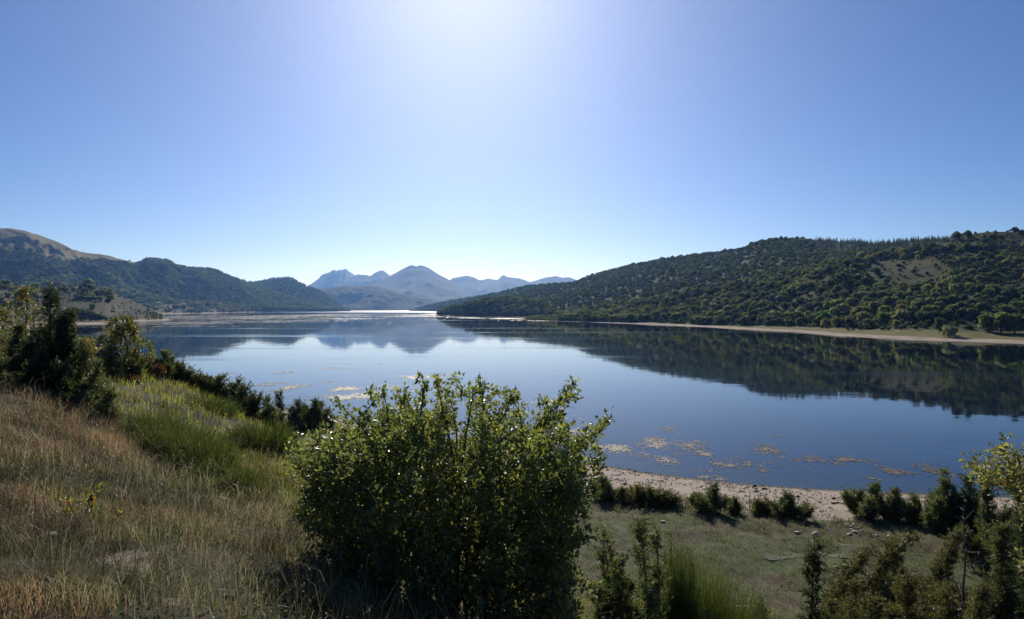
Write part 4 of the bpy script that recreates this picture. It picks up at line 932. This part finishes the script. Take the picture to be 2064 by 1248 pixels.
tt = np.where(rg.uniform(0, 1, (len(A), 1)) < .6, STRAW * .8, np.where(rg.uniform(0, 1, (len(A), 1)) < .5, RUST * .8, OLIV)) * rg.uniform(.6, 1.3, (len(A), 1))
blades('dry_grass', 604, A, .32, .006, tt, 'dry brown grass on the right slope between the scrub', .45)
A = cand(90000, -12, 42, 27, 47, lambda x, y: vis(x, y) & thin(x, y, 43, .15) & (gz(x, y) > 1.02))
gq = fbm(A[:, 0] * .25, A[:, 1] * .25, 47, 4); k = rg.uniform(0, 1, len(A))
tt = np.where((k < np.clip((gq - .42) * 5, .1, .8))[:, None], OLIV * .95 + STRAW * .12, GRNG * 1.15 + np.array([.018, .028, .004])) * rg.uniform(.7, 1.3, (len(A), 1))
blades('flat_turf', 605, A, .10 + .10 * (gq > .56), .014, tt, 'short green turf on the flat behind the beach', .6)
A = cand(60000, -14, 42, 36, 52, lambda x, y: vis(x, y) & (fbm(x * .55, y * .55, 63, 3) > .5)); zq = gz(A[:, 0], A[:, 1]); A = A[(zq > .82) & (zq < 1.2)][:12000]; n = len(A)
tt = np.where(rg.uniform(0, 1, (n, 1)) < .45, OLIV * .9, np.where(rg.uniform(0, 1, (n, 1)) < .5, STRAW * .75, GRNG * 1.2)) * rg.uniform(.6, 1.3, (n, 1))
blades('beach_edge_grass', 608, A, .34, .016, tt, 'tufts of longer grass along the upper edge of the beach', .7)
A = cand(30000, -12, 42, 27, 44, lambda x, y: vis(x, y) & (fbm(x * .8, y * .8, 64, 3) > .63)); zq = gz(A[:, 0], A[:, 1]); A = A[zq > 1.0][:7000]; n = len(A)
blades('turf_tussocks', 609, A, .26, .014, np.where(rg.uniform(0, 1, (n, 1)) < .5, YGR * .55, OLIV) * rg.uniform(.6, 1.3, (n, 1)), 'yellowish tussocks standing out of the short turf', .8)
# tall seed stems
A = cand(2600, -9, 2.5, 3.4, 13, lambda x, y: vis(x, y) & ~bare_at(x, y)); n = len(A)
blades('seed_stems', 606, A, .50, .0016, np.repeat([[.42, .36, .25]], n, 0) * rg.uniform(.6, 1.2, (n, 1)), 'tall pale dry seed stems standing above the grass', .6)
A = cand(900, -8, 1.8, 3.2, 11, lambda x, y: vis(x, y) & ~bare_at(x, y)); acc = Acc(); rh = np.random.default_rng(612); zz = gz(A[:, 0], A[:, 1])
for (x, y), z in zip(A, zz):
    H = rh.uniform(.25, .6); d = rh.normal(size=2) * .16 * H; cc = np.array([.34, .27, .17]) * rh.uniform(.5, 1.15)
    tube(acc, [(x, y, z - .01), (x + d[0] * .4, y + d[1] * .4, z + H * .6), (x + d[0] * 1.4, y + d[1] * 1.4, z + H)], [.0022, .0018, .001], 3, cc)
    k = 7; pp = np.array([x + d[0] * 1.3, y + d[1] * 1.3, z + H * .96]) + rh.normal(size=(k, 3)) * np.array([.006, .006, .022])
    leaves_on(acc, rh, pp, np.repeat([[d[0], d[1], .3]], k, 0), .022, [cc * 1.1, cc * .75], .6, .35, .6)
obj('seed_heads', acc.mesh('seed_heads', M_grass), label='dry stalks with brown seed heads scattered over the near slope', cat='grass', kind='stuff')
# leafy herbs low in the grass
A = cand(12000, -8, 2, 2.8, 11, lambda x, y: vis(x, y) & (fbm(x * .9, y * .9, 53, 3) > .5) & ~bare_at(x, y)); n = len(A)
acc = Acc(); rh = np.random.default_rng(607); zz = gz(A[:, 0], A[:, 1])
pp = np.repeat(np.c_[A, zz + .03], 5, 0) + rh.normal(size=(n * 5, 3)) * np.array([.05, .05, .04])
leaves_on(acc, rh, pp, rh.normal(size=pp.shape), .032, [(.070, .088, .032), (.10, .105, .04), (.050, .068, .027), (.13, .12, .05)], 1.0, .5, .6)
obj('ground_herbs', acc.mesh('ground_herbs', M_grass), label='small leafy green herbs growing low in the near grass', cat='herbs', kind='stuff')

# small young plant with yellow and orange leaves, near left
X, Y = -3.72, 5.85; z = float(gz(X, Y)); rq = np.random.default_rng(610)
tp = np.array([(X + rq.normal() * .13, Y + rq.normal() * .12, z + rq.uniform(.1, .38)) for _ in range(20)])
shrub('young_shrub', 611, (X, Y, z), tp, [0, 1, 2, 3, 4], .04, [(.10, .13, .035), (.13, .15, .04)], 'small young shrub with a few yellow and orange leaves, near left grass', stem_r=.008, lstep=.03, pale=.3, pale_tints=[(.24, .19, .035), (.26, .13, .035)], gnd_jit=.03, tuft=7)

# ------------------------------------------------------------------ stones, driftwood, beach
def stone_mesh(seed, sx, sy, sz):
    rng = np.random.default_rng(seed); m = 10; k = 7
    th = np.arange(m) / m * 6.283; ph = np.linspace(-1.57, 1.57, k)
    V = []
    for a in ph:
        for t in th:
            d = np.array([math.cos(a) * math.cos(t), math.cos(a) * math.sin(t), math.sin(a)]); V.append(d)
    V = np.array(V); pl = unit(rng.normal(size=(9, 3))); dd = rng.uniform(.62, .95, 9)
    for p_, d_ in zip(pl, dd):
        e_ = V @ p_ - d_; V = V - np.maximum(e_, 0)[:, None] * p_
    V = V * np.array([sx, sy, sz])
    i = (np.arange(k - 1)[:, None] * m + np.arange(m)[None]); j = (np.arange(k - 1)[:, None] * m + (np.arange(m) + 1)[None] % m)
    return mesh_np('stone', V, np.stack([i, j, j + m, i + m], -1).reshape(-1, 4), None, [M_stone])
def on_flat(px, py):
    Y = 40.
    for _ in range(12): Y = (EYE - float(gz((px - CX) / F * Y, Y))) / ((py - CY) / F)
    return (px - CX) / F * Y, Y
STN = [stone_mesh(700 + k, .19 + .04 * (k % 3), .15, .075 + .02 * (k % 2)) for k in range(5)]
single = [(1336, 1052, 1.2, 'white stone alone on the flat below the wide feathery bush'), (1608, 1075, 1.1, 'tan stone with dark side in the middle of the flat'),
          (1643, 1078, 1.1, 'pale stone just right of the tan stone on the flat'), (1768, 1081, .7, 'small pale stone left of the larger one near the track'), (1792, 1083, 1.1, 'pale stone at the right end of the flat'),
          (1686, 1144, .8, 'leftmost of three pale stones low on the flat'), (1702, 1141, .8, 'middle of three pale stones low on the flat'), (1720, 1142, 1.0, 'rightmost of three pale stones low on the flat')]
rs = np.random.default_rng(710)
for i, (px, py, s_, lab) in enumerate(single):
    x, y = on_flat(px, py); o = obj('stone', STN[i % 5], loc=(x, y, float(gz(x, y)) + .05 * s_), label=lab, cat='stone', group='stones on the grassy flat'); o.scale = (s_,) * 3; o.rotation_euler = (rs.uniform(-.2, .2), rs.uniform(-.2, .2), rs.uniform(0, 6))
for i, (px, py) in enumerate([(1706, 1060), (1714, 1063), (1722, 1060), (1716, 1069), (1728, 1066), (1734, 1064), (1736, 1072), (1724, 1074), (1712, 1078)]):
    x, y = on_flat(px, py); s_ = rs.uniform(.6, 1.15); o = obj('stone', STN[(i + 2) % 5], loc=(x, y, float(gz(x, y)) + .05 * s_), label='pale stone of the loose heap on the flat below the large bushy juniper', cat='stone', group='stone heap on the flat'); o.scale = (s_,) * 3; o.rotation_euler = (rs.uniform(-.3, .3), rs.uniform(-.3, .3), rs.uniform(0, 6))
a_ = stone_mesh(720, .09, .07, .035); x, y = at(100, 1112, 5.35)[:2]
obj('stone', a_, loc=(x, y, float(gz(x, y)) + .015), label='small whitish stone lying in the near left grass', cat='stone')
def stick(name, pts, r, mat, label):
    a = Acc(); pts = np.array(pts); P0 = np.array([(x, y, float(gz(x, y)) + .06) for x, y in pts]); tube(a, P0 - P0[0], np.linspace(r, r * .5, len(pts)), 6)
    obj(name, a.mesh(name, mat), loc=P0[0], label=label, cat='driftwood')
q = [on_flat(px, py) for px, py in ((1533, 1068), (1537, 1073), (1544, 1076))]; stick('driftwood_stick', q, .05, M_deadwood, 'pale curved stick lying on the flat')
q = [on_flat(px, py) for px, py in ((1676, 1016), (1690, 1015), (1702, 1017))]; stick('driftwood_branch', q, .06, M_darkbit, 'dark branch lying on the pale beach')
def litter(name, seed, n, cond, smin, smax, mat, label, cat, flat=.6):
    rng = np.random.default_rng(seed); x = rng.uniform(-34, 44, n * 6); y = rng.uniform(38, 95, n * 6); z = gz(x, y); k = np.flatnonzero(cond(x, y, z))[:n]; x, y, z = x[k], y[k], z[k]; n = len(x)
    O = np.array([(1,0,0),(0,1,0),(-1,0,0),(0,-1,0),(0,0,1),(0,0,-1)], float); f = np.array([(0,1,4),(1,2,4),(2,3,4),(3,0,4),(1,0,5),(2,1,5),(3,2,5),(0,3,5)])
    s = rng.uniform(smin, smax, (n, 1, 1)) * rng.uniform(.6, 1.3, (n, 1, 3)) * np.array([1, 1, flat]); V = O[None] * s * rng.uniform(.7, 1.2, (n, 6, 1)); a = rng.uniform(0, 6.28, n)[:, None]
    X = V[..., 0] * np.cos(a) - V[..., 1] * np.sin(a) + x[:, None]; Yy = V[..., 0] * np.sin(a) + V[..., 1] * np.cos(a) + y[:, None]; Z = V[..., 2] + z[:, None] + .01
    obj(name, mesh_np(name, np.stack([X, Yy, Z], -1).reshape(-1, 3), None, (f[None] + (np.arange(n) * 6)[:, None, None]).reshape(-1, 3), [mat]), label=label, cat=cat, kind='stuff')
litter('beach_pebbles', 730, 9000, lambda x, y, z: (z > .02) & (z < .95) & (fbm(x * .5, y * .5, 91, 3) > .40), .025, .12, M_pebble, 'pale pebbles covering the near beach', 'pebbles')
litter('beach_debris', 731, 260, lambda x, y, z: (z > .0) & (z < .9) & (fbm(x * .4, y * .4, 59, 3) > .5), .06, .26, M_darkbit, 'dark driftwood bits and tufts scattered over the beach', 'debris')

# wheel tracks on the flat
def track(px0, py0, px1, py1, w_, label):
    n = 40; t = np.linspace(0, 1, n); a = Acc(); V = []
    for k in t:
        x, y = on_flat(px0 + (px1 - px0) * k, py0 + (py1 - py0) * k); y += (float(fbm(np.array(x * .8), np.array(3.1), 61, 3)) - .5) * .7
        ww = w_ * (.4 + float(vnoise(np.array(x * 2.), np.array(1.), 5)))
        for s in (-1, 1): V.append((x, y + s * ww, float(gz(x, y + s * ww)) + .022))
    i = np.arange(n - 1) * 2; a.add(V, q=np.stack([i, i + 2, i + 3, i + 1], 1))
    obj('wheel_track', a.mesh('wheel_track', M_trk), kind='structure')
M_trk = plain('bare track soil', (.085, .085, .045), (.135, .125, .075), 4, .9, .4, .02)
track(1540, 1125, 1750, 1119, .30, ''); track(1680, 1099, 1800, 1103, .22, '')

# ------------------------------------------------------------------ floating water weed
m, nt, p = new_mat('floating weed'); P, *_ = posxyz(nt)
wn = noise_node(nt, 3.0, 6, .7, P); nt.links.new(ramp(nt, wn, [(.3, (.035, .03, .015)), (.55, (.10, .077, .04)), (.78, (.22, .175, .105))]), p.inputs['Base Color'])
p.inputs['Roughness'].default_value = .55; p.inputs['Specular IOR Level'].default_value = .25; bump(nt, p, noise_node(nt, 9.0, 4, .7, P), 1.0, .08)
M_weed = m
def weed(name, x0, x1, y0, y1, cx, cyy, fn, label, seed):
    rng = np.random.default_rng(seed); xs = np.arange(x0, x1, cx); ys = np.arange(y0, y1, cyy); X, Y = np.meshgrid(xs, ys); k = (fn(X + cx / 2, Y + cyy / 2) + rng.uniform(-.27, .27, X.shape) - .03).ravel() > 0
    n = len(xs); V = np.stack([X, Y, X * 0 + .012], -1).reshape(-1, 3); V[:, :2] += rng.uniform(-.35, .35, (len(V), 2)) * np.array([cx, cyy])
    V[:, 2] += rng.uniform(0, .02, len(V))
    idx = np.arange(len(V)).reshape(len(ys), n); q = np.stack([idx[:-1, :-1], idx[:-1, 1:], idx[1:, 1:], idx[1:, :-1]], -1).reshape(-1, 4)
    kk = k.reshape(len(ys), n)[:-1, :-1].ravel(); q = q[kk]; used, inv = np.unique(q, return_inverse=True)
    obj(name, mesh_np(name, V[used], inv.reshape(-1, 4), None, [M_weed]), label=label, cat='water weed', kind='stuff')
def on_water(px, py): Y = EYE * F / (py - CY); return (px - CX) / F * Y, Y
def blobs(lst):
    B = []
    for px, py, hw, hh, s in lst:
        x, y = on_water(px, py); rx = hw / F * y; ry = abs(on_water(px, py - hh)[1] - on_water(px, py + hh)[1]) / 2; B.append((x, y, rx, ry, s))
    def f(X, Y):
        t = X * 0
        for x, y, rx, ry, s in B: t = np.maximum(t, s * np.exp(-((X - x) / rx) ** 2 - ((Y - y) / ry) ** 2))
        return t
    return f
bn = blobs([(1243, 903, 30, 9, 1), (1180, 900, 40, 10, .8), (1150, 870, 30, 8, .8), (1325, 893, 34, 14, .9), (1390, 897, 40, 14, .95), (1345, 927, 24, 8, 1), (1300, 915, 14, 6, .8), (1425, 915, 16, 6, .9), (1475, 937, 40, 12, .85), (1540, 950, 24, 8, 1), (1420, 962, 12, 3, .95), (1448, 966, 12, 3, .95), (1355, 952, 20, 5, .8),
            (1540, 910, 60, 10, .7), (1620, 925, 70, 12, .7), (1720, 930, 60, 10, .72), (1762, 962, 18, 8, .85), (1800, 950, 60, 12, .7), (1880, 950, 60, 12, .7), (1340, 865, 30, 6, .7)])
weed('floating_weed', 4, 46, 51, 84, .10, .17, lambda X, Y: bn(X, Y) * .75 + fbm(X * .55, Y * .40, 65, 5) + (vnoise(X * 4, Y * 3, 67) - .5) * .55 - 1.02, 'patches of tan floating weed near the beach', 68)
bm_ = blobs([(600, 780, 34, 9, 1), (575, 752, 22, 5, .85), (668, 769, 24, 5, .95), (700, 785, 40, 5, .9), (690, 800, 90, 7, 1), (740, 795, 50, 7, 1), (570, 803, 18, 3, .9), (540, 775, 34, 5, .75), (660, 742, 60, 4, .62), (800, 780, 60, 6, .8), (800, 825, 40, 6, .9), (1040, 830, 30, 7, .9), (1100, 810, 40, 6, .7), (850, 760, 50, 5, .65)])
weed('floating_weed', -64, 14, 84, 190, .2, .42, lambda X, Y: bm_(X, Y) * .75 + fbm(X * .3, Y * .16, 69, 5) + (vnoise(X * 2, Y * 1.2, 70) - .5) * .45 - 1.03, 'pale floating weed patches in the middle of the lake left of the hawthorn', 71)
bf = blobs([(300, 640, 140, 7, 1), (380, 650, 120, 5, .95), (480, 640, 180, 6, 1), (620, 636, 160, 4, .95), (700, 643, 120, 2.5, .8), (560, 648, 120, 2.5, .9), (420, 657, 90, 1.6, .8), (330, 700, 60, 1.5, .8), (830, 637, 90, 2, .7)])
weed('floating_weed', -1000, -60, 240, 1900, 3, 9, lambda X, Y: bf(X, Y) * .62 + fbm(X / 90, Y / 34, 73, 5) * 1.15 - 1.08, 'long tan weed and mud streaks on the far left water', 75)
br_ = blobs([(900, 633, 60, 2.5, 1), (960, 637, 60, 2.5, 1), (1030, 642, 60, 2, 1), (1110, 647, 70, 1.6, 1), (870, 638, 50, 1.2, .8), (960, 641.5, 50, 1.2, .8)])
weed('floating_weed', -240, 130, 620, 2000, 2.5, 7, lambda X, Y: br_(X, Y) * .7 + fbm(X / 60, Y / 40, 77, 5) * 1.1 - 1.05, 'pale mud streaks along the far right shore', 78)

# ------------------------------------------------------------------ air between here and the mountains
hz = bpy.data.materials.new('hazy air'); hz.use_nodes = True; nt = hz.node_tree
nt.nodes.remove(nt.nodes['Principled BSDF']); pv = nt.nodes.new('ShaderNodeVolumePrincipled')
pv.inputs['Color'].default_value = (.22, .46, 1.0, 1); pv.inputs['Absorption Color'].default_value = (1, 1, 1, 1); pv.inputs['Density'].default_value = 6.3e-5; pv.inputs['Anisotropy'].default_value = .5
nt.links.new(pv.outputs[0], nt.nodes['Material Output'].inputs['Volume'])
a = Acc(); box(a, (0, 5200, 380), (20000, 12200, 774)); o = obj('haze', a.mesh('haze', hz), label='blue haze in the air over the lake', cat='haze', kind='stuff')
